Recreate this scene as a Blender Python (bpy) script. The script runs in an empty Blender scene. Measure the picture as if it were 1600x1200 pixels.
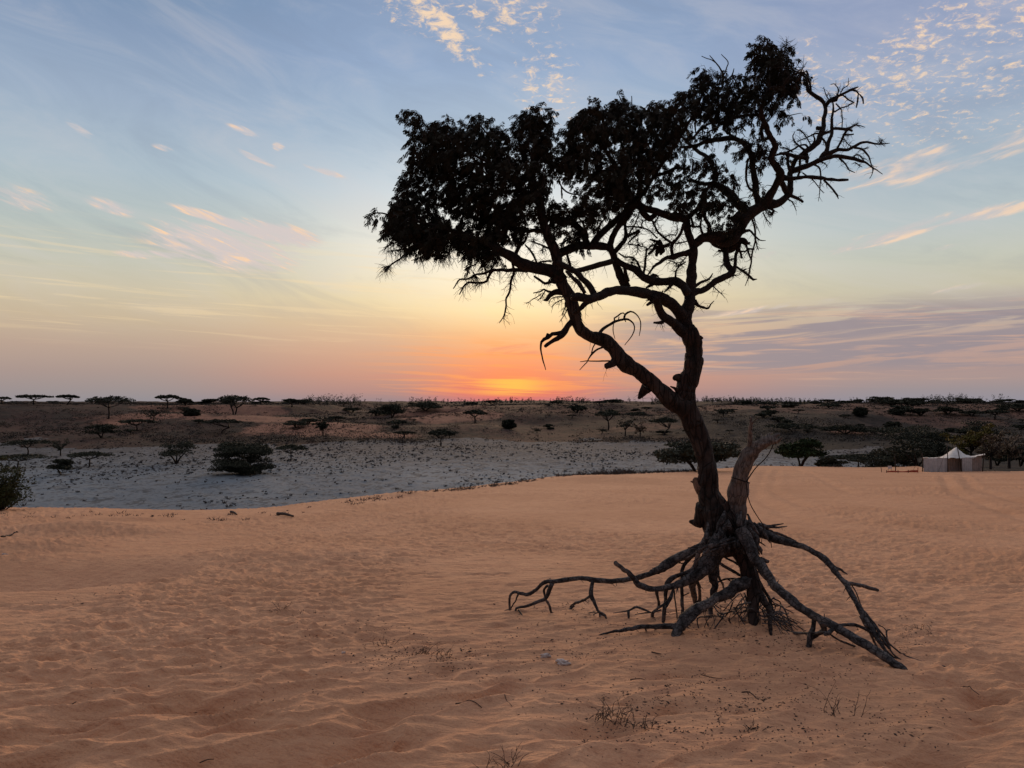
import bpy, math, random
import numpy as np
from mathutils import Vector

R = math.radians
random.seed(7)
rng = np.random.default_rng(7)
scn = bpy.context.scene
col = scn.collection

# ------------------------------------------------------------------ camera
EYE = 1.65
PITCH = math.atan(28 / 1200)
cam_d = bpy.data.cameras.new("camera")
cam_d.sensor_width = 36
cam_d.lens = 27.0
cam_d.clip_start = 0.05
cam_d.clip_end = 60000
cam = bpy.data.objects.new("camera", cam_d)
cam.location = (0, 0, EYE)
cam.rotation_euler = (R(90) + PITCH, 0, 0)
col.objects.link(cam)
scn.camera = cam

scn.view_settings.view_transform = 'Standard'
scn.view_settings.look = 'None'
scn.view_settings.exposure = 0.0
scn.view_settings.gamma = 1.0


def s2l(c):
    return tuple((v / 255 / 12.92) if v / 255 <= 0.04045 else ((v / 255 + 0.055) / 1.055) ** 2.4 for v in c)


# ------------------------------------------------------------------ world: dusk sky
SUN_EL, SUN_AZ = 7.0, 0.0
world = bpy.data.worlds.new("World")
scn.world = world
world.use_nodes = True
nt = world.node_tree
nt.nodes.clear()
L = nt.links


class NT:
    """tiny helper for building node graphs"""
    def __init__(s, tree):
        s.t = tree

    def n(s, typ, **kw):
        nd = s.t.nodes.new(typ)
        for k, v in kw.items():
            setattr(nd, k, v)
        return nd

    def set(s, sock, v):
        if isinstance(v, bpy.types.NodeSocket):
            s.t.links.new(v, sock)
        else:
            sock.default_value = v

    def math(s, op, a, b=0.0, c=0.0, clamp=False):
        nd = s.n('ShaderNodeMath', operation=op, use_clamp=clamp)
        s.set(nd.inputs[0], a)
        s.set(nd.inputs[1], b)
        if op in ('MULTIPLY_ADD', 'SMOOTH_MIN', 'COMPARE'):
            s.set(nd.inputs[2], c)
        return nd.outputs[0]

    def mr(s, v, a, b, c=0.0, d=1.0, smooth=True):
        nd = s.n('ShaderNodeMapRange', interpolation_type='SMOOTHSTEP' if smooth else 'LINEAR')
        s.set(nd.inputs[0], v)
        for i, q in enumerate((a, b, c, d)):
            s.set(nd.inputs[i + 1], q)
        return nd.outputs[0]

    def mix(s, f, a, b, blend='MIX'):
        nd = s.n('ShaderNodeMix', data_type='RGBA', blend_type=blend)
        s.set(nd.inputs[0], f)
        s.set(nd.inputs[6], a if isinstance(a, bpy.types.NodeSocket) else (*a, 1))
        s.set(nd.inputs[7], b if isinstance(b, bpy.types.NodeSocket) else (*b, 1))
        return nd.outputs[2]

    def ramp(s, v, stops):
        nd = s.n('ShaderNodeValToRGB')
        cr = nd.color_ramp
        cr.interpolation = 'B_SPLINE' if False else 'LINEAR'
        while len(cr.elements) > 1:
            cr.elements.remove(cr.elements[-1])
        cr.elements[0].position = stops[0][0]
        cr.elements[0].color = (*stops[0][1], 1)
        for p, c in stops[1:]:
            e = cr.elements.new(p)
            e.color = (*c, 1)
        s.set(nd.inputs[0], v)
        return nd.outputs[0]

    def noise(s, vec, scale, detail=4.0, rough=0.5, dist=0.0, dims='3D'):
        nd = s.n('ShaderNodeTexNoise', noise_dimensions=dims)
        s.set(nd.inputs['Vector'], vec)
        nd.inputs['Scale'].default_value = scale
        nd.inputs['Detail'].default_value = detail
        nd.inputs['Roughness'].default_value = rough
        nd.inputs['Distortion'].default_value = dist
        return nd.outputs['Fac']

    def xyz(s, x, y, z):
        nd = s.n('ShaderNodeCombineXYZ')
        for i, q in enumerate((x, y, z)):
            s.set(nd.inputs[i], q)
        return nd.outputs[0]


W = NT(nt)
tc = W.n('ShaderNodeTexCoord')
sep = W.n('ShaderNodeSeparateXYZ')
L.new(tc.outputs['Generated'], sep.inputs[0])
dx, dy_, dz = sep.outputs
az = W.math('ARCTAN2', dx, dy_)          # radians, 0 = west (+Y)
el = W.math('ARCSINE', dz)
eldeg = W.math('MULTIPLY', el, 180 / math.pi)
azdeg = W.math('MULTIPLY', az, 180 / math.pi)
aaz = W.math('ABSOLUTE', azdeg)


def elv(py):
    return math.degrees(math.atan((628 - py) / 1200))


def stops(tab):
    out = []
    for py, c in sorted(tab, key=lambda q: -q[0]):
        out.append((max(0.0, elv(py) / 30.0), s2l(c)))
    return out


f30 = W.math('DIVIDE', eldeg, 30.0, clamp=True)
left = stops([(628, (146, 142, 148)), (612, (156, 145, 145)), (585, (170, 150, 143)), (550, (186, 162, 146)), (510, (200, 181, 154)),
              (470, (204, 193, 168)), (430, (196, 196, 181)), (380, (184, 194, 190)), (300, (172, 189, 200)),
              (200, (157, 175, 197)), (100, (135, 156, 185)), (0, (114, 141, 173))])
mid = stops([(628, (150, 132, 138)), (612, (178, 138, 132)), (585, (200, 148, 130)), (550, (210, 166, 140)), (510, (218, 188, 154)),
             (470, (228, 210, 172)), (430, (222, 214, 192)), (380, (212, 214, 204)), (300, (184, 201, 212)),
             (200, (158, 180, 203)), (100, (144, 166, 197)), (0, (130, 153, 186))])
cen = stops([(628, (204, 118, 120)), (616, (234, 112, 98)), (600, (248, 126, 88)), (580, (246, 140, 98)), (550, (246, 164, 112)),
             (520, (246, 190, 134)), (485, (254, 226, 172)), (440, (253, 238, 206)), (390, (247, 240, 224)),
             (300, (214, 222, 226)), (200, (172, 190, 208)), (100, (150, 172, 202)), (0, (142, 162, 192))])
right = stops([(628, (146, 143, 154)), (612, (154, 144, 148)), (585, (178, 150, 142)), (550, (184, 156, 148)), (510, (188, 172, 158)),
               (470, (198, 192, 170)), (430, (196, 198, 184)), (380, (184, 195, 196)), (300, (168, 184, 196)),
               (200, (158, 173, 196)), (100, (150, 163, 192)), (0, (142, 156, 188))])
cl, cm, cc, crr = (W.ramp(f30, t) for t in (left, mid, cen, right))
fc = W.mr(aaz, 0.0, W.math('ADD', 9.5, W.math('MULTIPLY', W.mr(eldeg, 2.0, 13.0), 13.0)), 1.0, 0.0)
side = W.mix(W.mr(azdeg, -12, 12), cl, crr)
fs = W.mr(aaz, 9.0, 27.0)
base = W.mix(fs, W.mix(fc, cm, cc), side)

# --- streaky bands of thin cloud near the horizon
bandv = W.xyz(W.math('MULTIPLY', az, 3.0), W.math('MULTIPLY', W.math('ADD', el, W.math('MULTIPLY', az, -0.04)), 46.0), 0.3)
bn = W.noise(bandv, 1.5, 6, 0.6, 0.8)
bandv2 = W.xyz(W.math('MULTIPLY', az, 6.0), W.math('MULTIPLY', W.math('ADD', el, W.math('MULTIPLY', az, 0.03)), 150.0), 1.3)
bn2 = W.noise(bandv2, 1.0, 5, 0.6, 0.6)
# mauve bands on the right at 2-7 degrees, warm lit streaks between them
elwin = W.math('MULTIPLY', W.mr(eldeg, 1.4, 2.8), W.mr(eldeg, 5.4, 7.6, 1, 0))
rb = W.math('MULTIPLY', elwin, W.mr(azdeg, 3.0, 13.0))
base = W.mix(W.math('MULTIPLY', rb, W.mr(bn, 0.40, 0.54, 0, 0.95)), base, s2l((152, 141, 147)))
base = W.mix(W.math('MULTIPLY', W.math('MULTIPLY', W.mr(eldeg, .8, 2.2), W.mr(eldeg, 5, 7.6, 1, 0)),
                    W.math('MULTIPLY', W.mr(azdeg, 2, 14), W.mr(bn2, 0.54, 0.7, 0, 0.5))), base, s2l((226, 178, 146)))
# warm pale streaks on the left
lb = W.math('MULTIPLY', W.math('MULTIPLY', W.mr(eldeg, 3.0, 6.0), W.mr(eldeg, 9, 13, 1, 0)), W.mr(azdeg, 12, -10))
base = W.mix(W.math('MULTIPLY', lb, W.mr(bn2, 0.5, 0.68, 0, 0.34)), base, s2l((248, 220, 172)))
# glowing streaks over the hidden sun
glow = W.math('MULTIPLY', W.mr(aaz, 2.0, 13.0, 1, 0), W.math('MULTIPLY', W.mr(eldeg, .2, 1.0), W.mr(eldeg, 3.4, 5.6, 1, 0)))
base = W.mix(W.math('MULTIPLY', glow, W.mr(bn2, 0.46, 0.60, 0, 0.75)), base, s2l((252, 158, 92)))
base = W.mix(W.math('MULTIPLY', glow, W.mr(bn, 0.56, 0.70, 0, 0.55)), base, s2l((226, 128, 112)))
hot = W.math('MULTIPLY', W.mr(aaz, 0.2, 3.6, 1, 0), W.math('MULTIPLY', W.mr(eldeg, .3, .9), W.mr(eldeg, 1.5, 2.5, 1, 0)))
base = W.mix(W.math('MULTIPLY', hot, W.mr(bn2, 0.40, 0.58, 0.1, 0.95)), base, s2l((255, 190, 84)))

# --- faint veil of high haze, everywhere
vn = W.noise(W.xyz(W.math('MULTIPLY', az, 5.0), W.math('MULTIPLY', W.math('ADD', el, W.math('MULTIPLY', az, .22)), 17.0), 7.0), 1.0, 7, 0.62, 0.9)
base = W.mix(W.math('MULTIPLY', W.mr(vn, .44, .72, 0, .22), W.mr(eldeg, 3, 9)), base, s2l((214, 208, 208)))
base = W.mix(W.math('MULTIPLY', W.mr(vn, .52, .30, 0, .16), W.mr(eldeg, 3, 9)), base, s2l((120, 134, 160)))
# --- small lit clouds, on a high flat sheet
zz = W.math('ADD', dz, 0.10)
pv = W.xyz(W.math('DIVIDE', dx, zz), W.math('DIVIDE', dy_, zz), 0.0)
puff = W.noise(pv, 34.0, 6, 0.68, 0.5)
puff2 = W.noise(pv, 3.0, 4, 0.55, 0.2)
azel = W.xyz(azdeg, eldeg, 0.0)


def blob(px, py, sx, sy, rot, st):
    a = math.degrees(math.atan((px - 800) / 1200))
    e = math.degrees(math.atan((628 - py) / 1200 * math.cos(math.radians(a))))
    k = 0.0477 * math.cos(math.radians(a)) ** 2
    m = W.n('ShaderNodeMapping', vector_type='TEXTURE')
    m.inputs['Location'].default_value = (a, e, 0)
    m.inputs['Rotation'].default_value = (0, 0, math.radians(-rot))
    m.inputs['Scale'].default_value = (sx * k, sy * k, 1)
    L.new(azel, m.inputs['Vector'])
    ln = W.n('ShaderNodeVectorMath', operation='LENGTH')
    L.new(m.outputs[0], ln.inputs[0])
    return W.mr(ln.outputs['Value'], 0.15, 1.25, st, 0.0)


def union(bl):
    acc = bl[0]
    for b in bl[1:]:
        acc = W.math('MAXIMUM', acc, b)
    return acc


m1 = union([blob(690, 34, 105, 26, 40, 1.5), blob(630, 8, 60, 26, 30, 1.0), blob(785, 12, 110, 45, 0, .8), blob(850, 120, 60, 70, 0, .85), blob(620, 10, 60, 30, 20, .5),
            blob(880, 170, 70, 30, 10, .5), blob(1270, 100, 26, 70, 0, .6), blob(1450, 60, 130, 60, -20, .7), blob(1420, 120, 230, 80, 0, .72),
            blob(1560, 30, 120, 60, 0, .55), blob(1560, 110, 150, 60, 0, .62), blob(1300, 150, 90, 50, 0, .62), blob(1480, 200, 200, 40, 0, .45)])
cl1 = W.math('ADD', W.math('MULTIPLY', puff, 1.0), W.math('MULTIPLY', m1, 0.17))
a1 = W.math('MULTIPLY', W.mr(W.math('ADD', cl1, W.math('MULTIPLY', puff2, .22)), 0.67, 0.94, 0, 0.85), W.mr(m1, 0.02, 0.3))
base = W.mix(a1, base, W.mix(W.mr(cl1, 0.54, 0.72), s2l((208, 190, 196)), s2l((255, 221, 182))))
# streaked clouds (left and right, lower)
sv = W.xyz(W.math('MULTIPLY', W.math('ADD', az, W.math('MULTIPLY', el, 1.4)), 44.0), W.math('MULTIPLY', W.math('ADD', el, W.math('MULTIPLY', az, 0.28)), 150.0), 2.0)
sv2 = W.xyz(W.math('MULTIPLY', az, 20.0), W.math('MULTIPLY', W.math('SUBTRACT', el, W.math('MULTIPLY', az, 0.2)), 100.0), 5.0)
st1, st2 = W.noise(sv, .8, 6, 0.62, 0.6), W.noise(sv2, .8, 6, 0.6, 0.4)
m2 = union([blob(365, 350, 110, 10, 13, 1.35), blob(430, 364, 80, 20, 8, 1.2), blob(350, 385, 140, 42, 6, .95), blob(240, 397, 75, 9, -2, .75),
            blob(120, 199, 30, 8, 25, .8), blob(505, 265, 40, 6, 14, .7), blob(400, 247, 40, 6, 20, .7), blob(375, 200, 30, 7, 12, .6),
            blob(170, 322, 50, 14, 12, .6), blob(250, 228, 20, 6, 10, .55), blob(30, 310, 70, 30, 10, .4), blob(432, 226, 12, 8, 0, .6)])
m3 = union([blob(1400, 365, 140, 16, -12, .75), blob(1530, 335, 110, 16, -6, .75), blob(1450, 255, 190, 34, -6, .72), blob(1560, 225, 120, 20, -10, .6),
            blob(1510, 383, 70, 7, -2, .5), blob(1500, 450, 60, 7, -8, .45), blob(1190, 395, 50, 12, 0, .4), blob(1220, 480, 150, 9, -6, .55)])
a2 = W.math('MULTIPLY', W.mr(W.math('ADD', st1, W.math('MULTIPLY', m2, .30)), .47, .78, 0, .9), W.mr(m2, .02, .4))
base = W.mix(a2, base, W.mix(W.mr(st1, .5, .7), s2l((212, 200, 198)), s2l((255, 212, 170))))
a3 = W.math('MULTIPLY', W.mr(W.math('ADD', st2, W.math('MULTIPLY', m3, .30)), .54, .78, 0, .75), W.mr(m3, .02, .4))
base = W.mix(a3, base, W.mix(W.mr(st2, .5, .68), s2l((206, 196, 194)), s2l((250, 214, 182))))

# --- out of frame: overhead glow added to light the sand, dimmer east
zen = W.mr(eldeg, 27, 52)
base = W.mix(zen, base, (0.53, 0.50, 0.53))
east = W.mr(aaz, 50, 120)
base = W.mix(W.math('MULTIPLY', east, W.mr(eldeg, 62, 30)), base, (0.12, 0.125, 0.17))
base = W.mix(W.mr(eldeg, -0.6, -0.1, 1, 0), base, (0.14, 0.10, 0.085))

sky = W.n('ShaderNodeTexSky', sky_type='NISHITA')
sky.sun_disc = False
sky.sun_elevation = R(SUN_EL)
sky.sun_rotation = R(SUN_AZ)
sky.dust_density = 3.0
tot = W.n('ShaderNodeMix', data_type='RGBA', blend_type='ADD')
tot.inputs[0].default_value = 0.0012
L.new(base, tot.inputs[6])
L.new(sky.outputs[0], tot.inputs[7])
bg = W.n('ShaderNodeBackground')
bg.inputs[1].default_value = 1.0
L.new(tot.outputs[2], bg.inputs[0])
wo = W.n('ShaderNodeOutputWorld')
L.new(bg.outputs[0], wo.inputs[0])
world.cycles.sampling_method = 'MANUAL'
world.cycles.sample_map_resolution = 1024

# ------------------------------------------------------------------ sun (veiled, at the western horizon, straight ahead)
sd = bpy.data.lights.new("sun", 'SUN')
sd.energy = 2.3
sd.angle = R(30)
sd.color = (1.0, 0.66, 0.40)
sun = bpy.data.objects.new("sun", sd)
sun.rotation_euler = (R(90 - SUN_EL), 0, R(180 + SUN_AZ))
sun.location = (0, 60, 40)
col.objects.link(sun)

# ------------------------------------------------------------------ numpy noise
def _h(ix, iy, seed):
    n = (ix.astype(np.int64) * 374761393 + iy.astype(np.int64) * 668265263 + seed * 362437) & 0xffffffff
    n = ((n ^ (n >> 13)) * 1274126177) & 0xffffffff
    n = n ^ (n >> 16)
    return (n & 0xffffff) / float(0xffffff)


def vnoise(x, y, seed=0):
    ix, iy = np.floor(x), np.floor(y)
    fx, fy = x - ix, y - iy
    fx = fx * fx * fx * (fx * (fx * 6 - 15) + 10)
    fy = fy * fy * fy * (fy * (fy * 6 - 15) + 10)
    a, b = _h(ix, iy, seed), _h(ix + 1, iy, seed)
    c, d = _h(ix, iy + 1, seed), _h(ix + 1, iy + 1, seed)
    return (a + (b - a) * fx) * (1 - fy) + (c + (d - c) * fx) * fy      # 0..1


def fbm(x, y, seed=0, octv=4, g=0.5):
    s, a, t = 0, 1.0, 0
    for i in range(octv):
        s = s + a * (vnoise(x * 2 ** i + i * 17.3, y * 2 ** i - i * 9.1, seed + i) - 0.5)
        t += a
        a *= g
    return s / t


def sst(x, a, b):
    t = np.clip((x - a) / (b - a), 0, 1)
    return t * t * (3 - 2 * t)


# ------------------------------------------------------------------ terrain height
def slope_d(d):
    return 0.054 * d + 0.00012 * d * d


_ey = [(-3000, 803), (0, 803), (150, 802), (300, 805), (400, 803), (440, 800), (500, 791), (600, 779), (700, 768), (800, 757), (900, 746),
       (960, 741), (1050, 738), (1120, 733), (1200, 728), (1300, 730), (1380, 730), (1480, 728), (1600, 727), (4600, 727)]
_T, _E = [], []
for px, py in _ey:
    tgt = (py - 628) / 1200
    ds = np.linspace(8, 112, 2100)
    f = EYE / ds + slope_d(ds) / ds
    _T.append((px - 800) / 1200)
    _E.append(float(ds[np.argmin(np.abs(f - tgt))]))
_T, _E = np.array(_T), np.array(_E)


def edge_dist(x, y):
    t = np.where(y > 0.5, x / np.maximum(y, 0.5), np.sign(x) * 5)
    return np.interp(t, _T, _E)


def pxg(px, d):      # ground x for a pixel column at distance d
    return (px - 800) / 1200 * d


# the wind scooped hollow on the left
_hx = np.array([pxg(-300, 8.3), pxg(0, 8.37), pxg(100, 8.47), pxg(200, 8.95), pxg(260, 9.38), pxg(284, 9.6)])
_hy = np.array([8.3, 8.37, 8.47, 8.95, 9.38, 9.75])


def H(x, y, detail=True):
    d = np.maximum(np.abs(y), 0.0) + 0.0 * x
    up = -slope_d(np.where(y > 0, d, -0.4 * d))
    E = edge_dist(x, y)
    # broad shapes of the dune
    g = 0.16 * fbm(x / 9, y / 9, 3, 3) * sst(d, 5, 14)
    # small mound under the roots
    g = g + 0.05 * np.exp(-(((x - 2.0) / 1.2) ** 2 + ((y - 7.0) / .8) ** 2))
    # hollow
    ye = np.interp(x, _hx, _hy)
    fade = sst(-x, 4.12, 4.75)
    t = (y - ye)
    prof = sst(t, 0.0, 0.28) * np.clip(1 - t / 3.1, 0, 1) ** 1.5
    g = g - 0.74 * fade * prof
    calm = 1 - .85 * fade * sst(t, -.7, -.2) * sst(-t, -3.2, -2.2)
    g = g + 0.05 * fade * np.exp(-(t / 0.5) ** 2)
    # low lobes behind the hollow
    for (px, dd, sx, sy, a) in ((120, 15.2, 1.3, .45, .16), (200, 14.6, 1.4, .4, .08), (60, 12.4, 1.0, .4, .10), (450, 11.2, 1.6, .5, .08),
                                (205, 17.2, .9, .4, .08), (950, 38, 2.5, 2, .2), (640, 25, 1.2, .8, .1)):
        cx = pxg(px, dd)
        g = g + a * np.exp(-((x - cx) / sx) ** 2) * np.where(y < dd, np.exp(-((y - dd) / (sy * 1.2)) ** 2), np.exp(-((y - dd) / (sy * 2.2)) ** 2))
    if detail:
        dd = np.hypot(x, y)
        # wind-softened footprints: pits with small crests, strongest near by
        wx = x + 0.16 * fbm(x * 2.1, y * 2.1, 41, 2)
        wy = y + 0.16 * fbm(x * 2.1, y * 2.1, 47, 2)
        ru, rv = wx * .86 + wy * .5, -wx * .5 + wy * .86
        r1 = 1 - 2 * np.abs(fbm(ru * 1.0, rv * 3.4, 11, 3, .45) * 1.5)
        nearw = 1.15 - 0.8 * sst(y, 4.0, 6.6) - .2 * sst(y, 7, 12)
        nearw = nearw * (0.6 + 0.7 * vnoise(x * .5, y * .6, 8))
        g = g + 0.060 * np.clip(r1, 0, 1) ** 1.7 * nearw * calm
        nearb = sst(y, 4.2, 6.5)
        r2 = 1 - 2 * np.abs(fbm(x * 4.2, y * 8.5, 19, 2, .45) * 1.4)
        patch = 0.35 + 0.9 * sst(vnoise(x * .35, y * .3, 77), .3, .7)
        g = g + (0.010 + 0.020 * nearb) * np.clip(r2, 0, 1) ** 1.6 * patch * calm
        r3 = fbm(x * 10, y * 17, 29, 3, .6)
        g = g + 0.034 * r3 * patch * (.35 + .65 * nearb) * calm
        pr = np.random.default_rng(4)
        msk = (y > 3.2) & (y < 10.5)
        if np.ndim(y) and msk.any():
            xm, ym = x[msk], y[msk]
            ad = np.zeros_like(xm)
            for _ in range(230):
                yc = 3.5 + 6.2 * pr.random() ** 1.5
                xc = pr.uniform(-.72, .72) * yc
                if xc > 0 and pr.random() < .35: continue
                sc_ = pr.uniform(.5, 1.25) * (1 if yc < 5.5 else .6)
                tt = ym - yc - .25 * (xm - xc)
                pf = sst(tt, -.03 * sc_, .05 * sc_) * np.clip(1 - tt / (.30 * sc_), 0, 1) ** 1.3 * np.exp(-((xm - xc) / (.20 * sc_)) ** 2)
                lip = np.exp(-((tt + .03) / (.05 * sc_)) ** 2) * np.exp(-((xm - xc) / (.26 * sc_)) ** 2)
                ad += -.125 * sc_ * pf + .014 * sc_ * lip
            g = g.copy()
            g[msk] += ad
        # regular wind ripples: on the near sand and inside the hollow
        rip = np.sin((y * 1.0 + x * 0.28 + 0.35 * fbm(x * 1.6, y * 1.6, 5, 2)) * 2 * np.pi / 0.105)
        g = g + 0.0022 * rip * sst(-np.abs(y - 4.2), -1.6, -.2)
        rp2 = np.sin((x * 1.0 - y * 0.35 + 0.5 * fbm(x * .9, y * .9, 6, 2)) * 2 * np.pi / 0.16)
        g = g + 0.007 * rp2 * fade * sst(t, 0.3, .9) * sst(-t, -4.5, -2.5)
        # tyre tracks on the right
        for pts in (((1195, 735), (1180, 775), (1230, 806), (1330, 838), (1460, 868), (1650, 905)),
                    ((1215, 733), (1202, 765), (1270, 795), (1380, 818), (1650, 852)),
                    ((1240, 732), (1330, 770), (1450, 788), (1650, 806)), ((1500, 740), (1520, 765), (1650, 800)), ((1470, 742), (1485, 770), (1650, 830))):
            ty, tx = [], []
            for px, py in pts:
                q = (py - 628) / 1200
                ds = np.linspace(5, 80, 1500)
                dq = ds[np.argmin(np.abs(EYE / ds + slope_d(ds) / ds - q))]
                ty.append(dq)
                tx.append(pxg(px, dq))
            o = np.argsort(ty)
            cx = np.interp(y, np.array(ty)[o], np.array(tx)[o], left=1e4, right=1e4)
            slopefix = 0.35
            dxx = np.abs(x - cx) * slopefix
            g = g - 0.042 * np.exp(-(dxx / 0.07) ** 2) + 0.016 * np.exp(-((dxx - .16) / 0.06) ** 2)
    plateau = up + g
    # ---- beyond the edge: basin, then hills
    yy = np.maximum(y, 0)
    ang = x / np.maximum(yy, 1)
    bas = -9.0 + EYE + 0.5 * fbm(x / 30, y / 40, 51, 3) + 0.07 * fbm(x / 3, y / 3, 57, 3)
    start = 150 + 30 * fbm(ang * 3, ang * 0 + 2.2, 61, 2) * 2
    ramp_ = sst(yy, start, start + 175)
    hills = -3.2 + EYE + 15.0 * fbm(x / 60, y / 70, 71, 4, .45) + 1.0 * (1 - np.abs(fbm(x / 40, y / 26, 75, 3) * 4)) * .5
    hills = hills + 0.0022 * np.clip(yy - 500, 0, 3000) * (0.55 - 0.9 * sst(ang, .2, .65) + 0.8 * np.exp(-((ang - 0.02) / .09) ** 2)) - .0006 * np.clip(yy - 400, 0, 4000)
    # the named dune on the left that catches light, the small hummock in the middle
    hills = hills + 1.1 * np.exp(-((ang + .46) / .2) ** 2 - ((yy - 262) / 40) ** 2)
    cap = EYE - 0.9 + 0.0011 * yy + 0.0062 * yy * fbm(ang * 9 + yy / 400, ang * 0 + yy / 300, 88, 3) + (0.0022 * np.clip(yy - 600, 0, 3000)) * np.exp(-((ang - 0.02) / .11) ** 2)
    hills = cap - np.log1p(np.exp(np.clip((cap - hills) / .8, -30, 30))) * .8
    low = bas * (1 - ramp_) + hills * ramp_
    hum = 2.0 * np.exp(-(((ang + 0.045) / .05) ** 2 + ((yy - 214) / 20) ** 2)) + 1.6 * np.exp(-(((ang + 0.30) / .17) ** 2 + ((yy - 226) / 22) ** 2))
    low = low + hum
    if detail:
        low = low + 0.16 * np.clip(fbm(x / 1.2, y / 2.0, 91, 3) * 2, -.3, 1) * sst(yy, 40, 60) * (1 - sst(yy, 320, 400))
    f = y - E
    k = sst(f, 0.0, 14.0)
    crest = plateau * (1 - k) + (plateau - 0.22 * np.maximum(f, 0)) * k
    z = np.where(f > 0, np.maximum(crest - 0.004 * np.maximum(f, 0) ** 2, low), plateau)
    return z


def zone(x, y):
    """0 dune sand, 1 basin, 2 hills"""
    E = edge_dist(x, y)
    ang = x / np.maximum(y, 1)
    b = 158 + 60 * fbm(x / 22, y / 30, 33, 4) + 30 * fbm(ang * 4, ang * 0 + 1.2, 33, 3)
    b = b - 95 * sst(ang, .47, .55)
    return np.where(y > b, 2, np.where(y > E + 9, 1, 0))


def ground_hit(px, py, offs=0.0):
    """distance (world y) where the view ray through a pixel meets the ground"""
    v = camdir(px, py)
    ys = np.geomspace(2.2, 2500, 5000)
    x = v[0] / v[1] * ys
    z = EYE + v[2] / v[1] * ys
    h = H(x, ys, False) + offs
    i = np.where(z < h)[0]
    return float(ys[i[0]]) if len(i) else 2500.0


def camdir(px, py):
    a, b = (px - 800) / 1200, -(py - 600) / 1200
    c, s = math.cos(PITCH), math.sin(PITCH)
    return (a, c - b * s, s + b * c)


def P(px, py, Y):
    v = camdir(px, py)
    k = Y / v[1]
    return np.array([v[0] * k, Y, EYE + v[2] * k])


# ------------------------------------------------------------------ mesh + object helpers
def mesh_np(name, V, F, mats, smooth=True, attr=None):
    """V (n,3); F list of (m,k) int arrays"""
    me = bpy.data.meshes.new(name)
    V = np.asarray(V, dtype=np.float32)
    if not isinstance(F, list):
        F = [F]
    F = [f for f in F if len(f)]
    nl = sum(f.size for f in F)
    npol = sum(len(f) for f in F)
    me.vertices.add(len(V))
    me.vertices.foreach_set('co', V.ravel())
    me.loops.add(nl)
    me.loops.foreach_set('vertex_index', np.concatenate([f.ravel() for f in F]).astype(np.int32))
    me.polygons.add(npol)
    tot = np.concatenate([np.full(len(f), f.shape[1]) for f in F])
    st = np.concatenate([[0], np.cumsum(tot)[:-1]])
    me.polygons.foreach_set('loop_start', st.astype(np.int32))
    me.polygons.foreach_set('use_smooth', np.full(npol, smooth))
    for m in (mats if isinstance(mats, (list, tuple)) else [mats]):
        me.materials.append(m)
    me.update(calc_edges=True)
    me.validate()
    return me


def obj(name, me, parent=None, loc=(0, 0, 0)):
    o = bpy.data.objects.new(name, me)
    o.location = loc
    if parent is not None:
        o.parent = parent
    col.objects.link(o)
    return o


def tag(o, label=None, cat=None, group=None, kind=None):
    if label: o['label'] = label
    if cat: o['category'] = cat
    if group: o['group'] = group
    if kind: o['kind'] = kind
    return o


def thing(name, label, cat, loc=(0, 0, 0), group=None):
    o = bpy.data.objects.new(name, None)
    o.location = loc
    o.empty_display_size = 0.2
    col.objects.link(o)
    return tag(o, label, cat, group)


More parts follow.
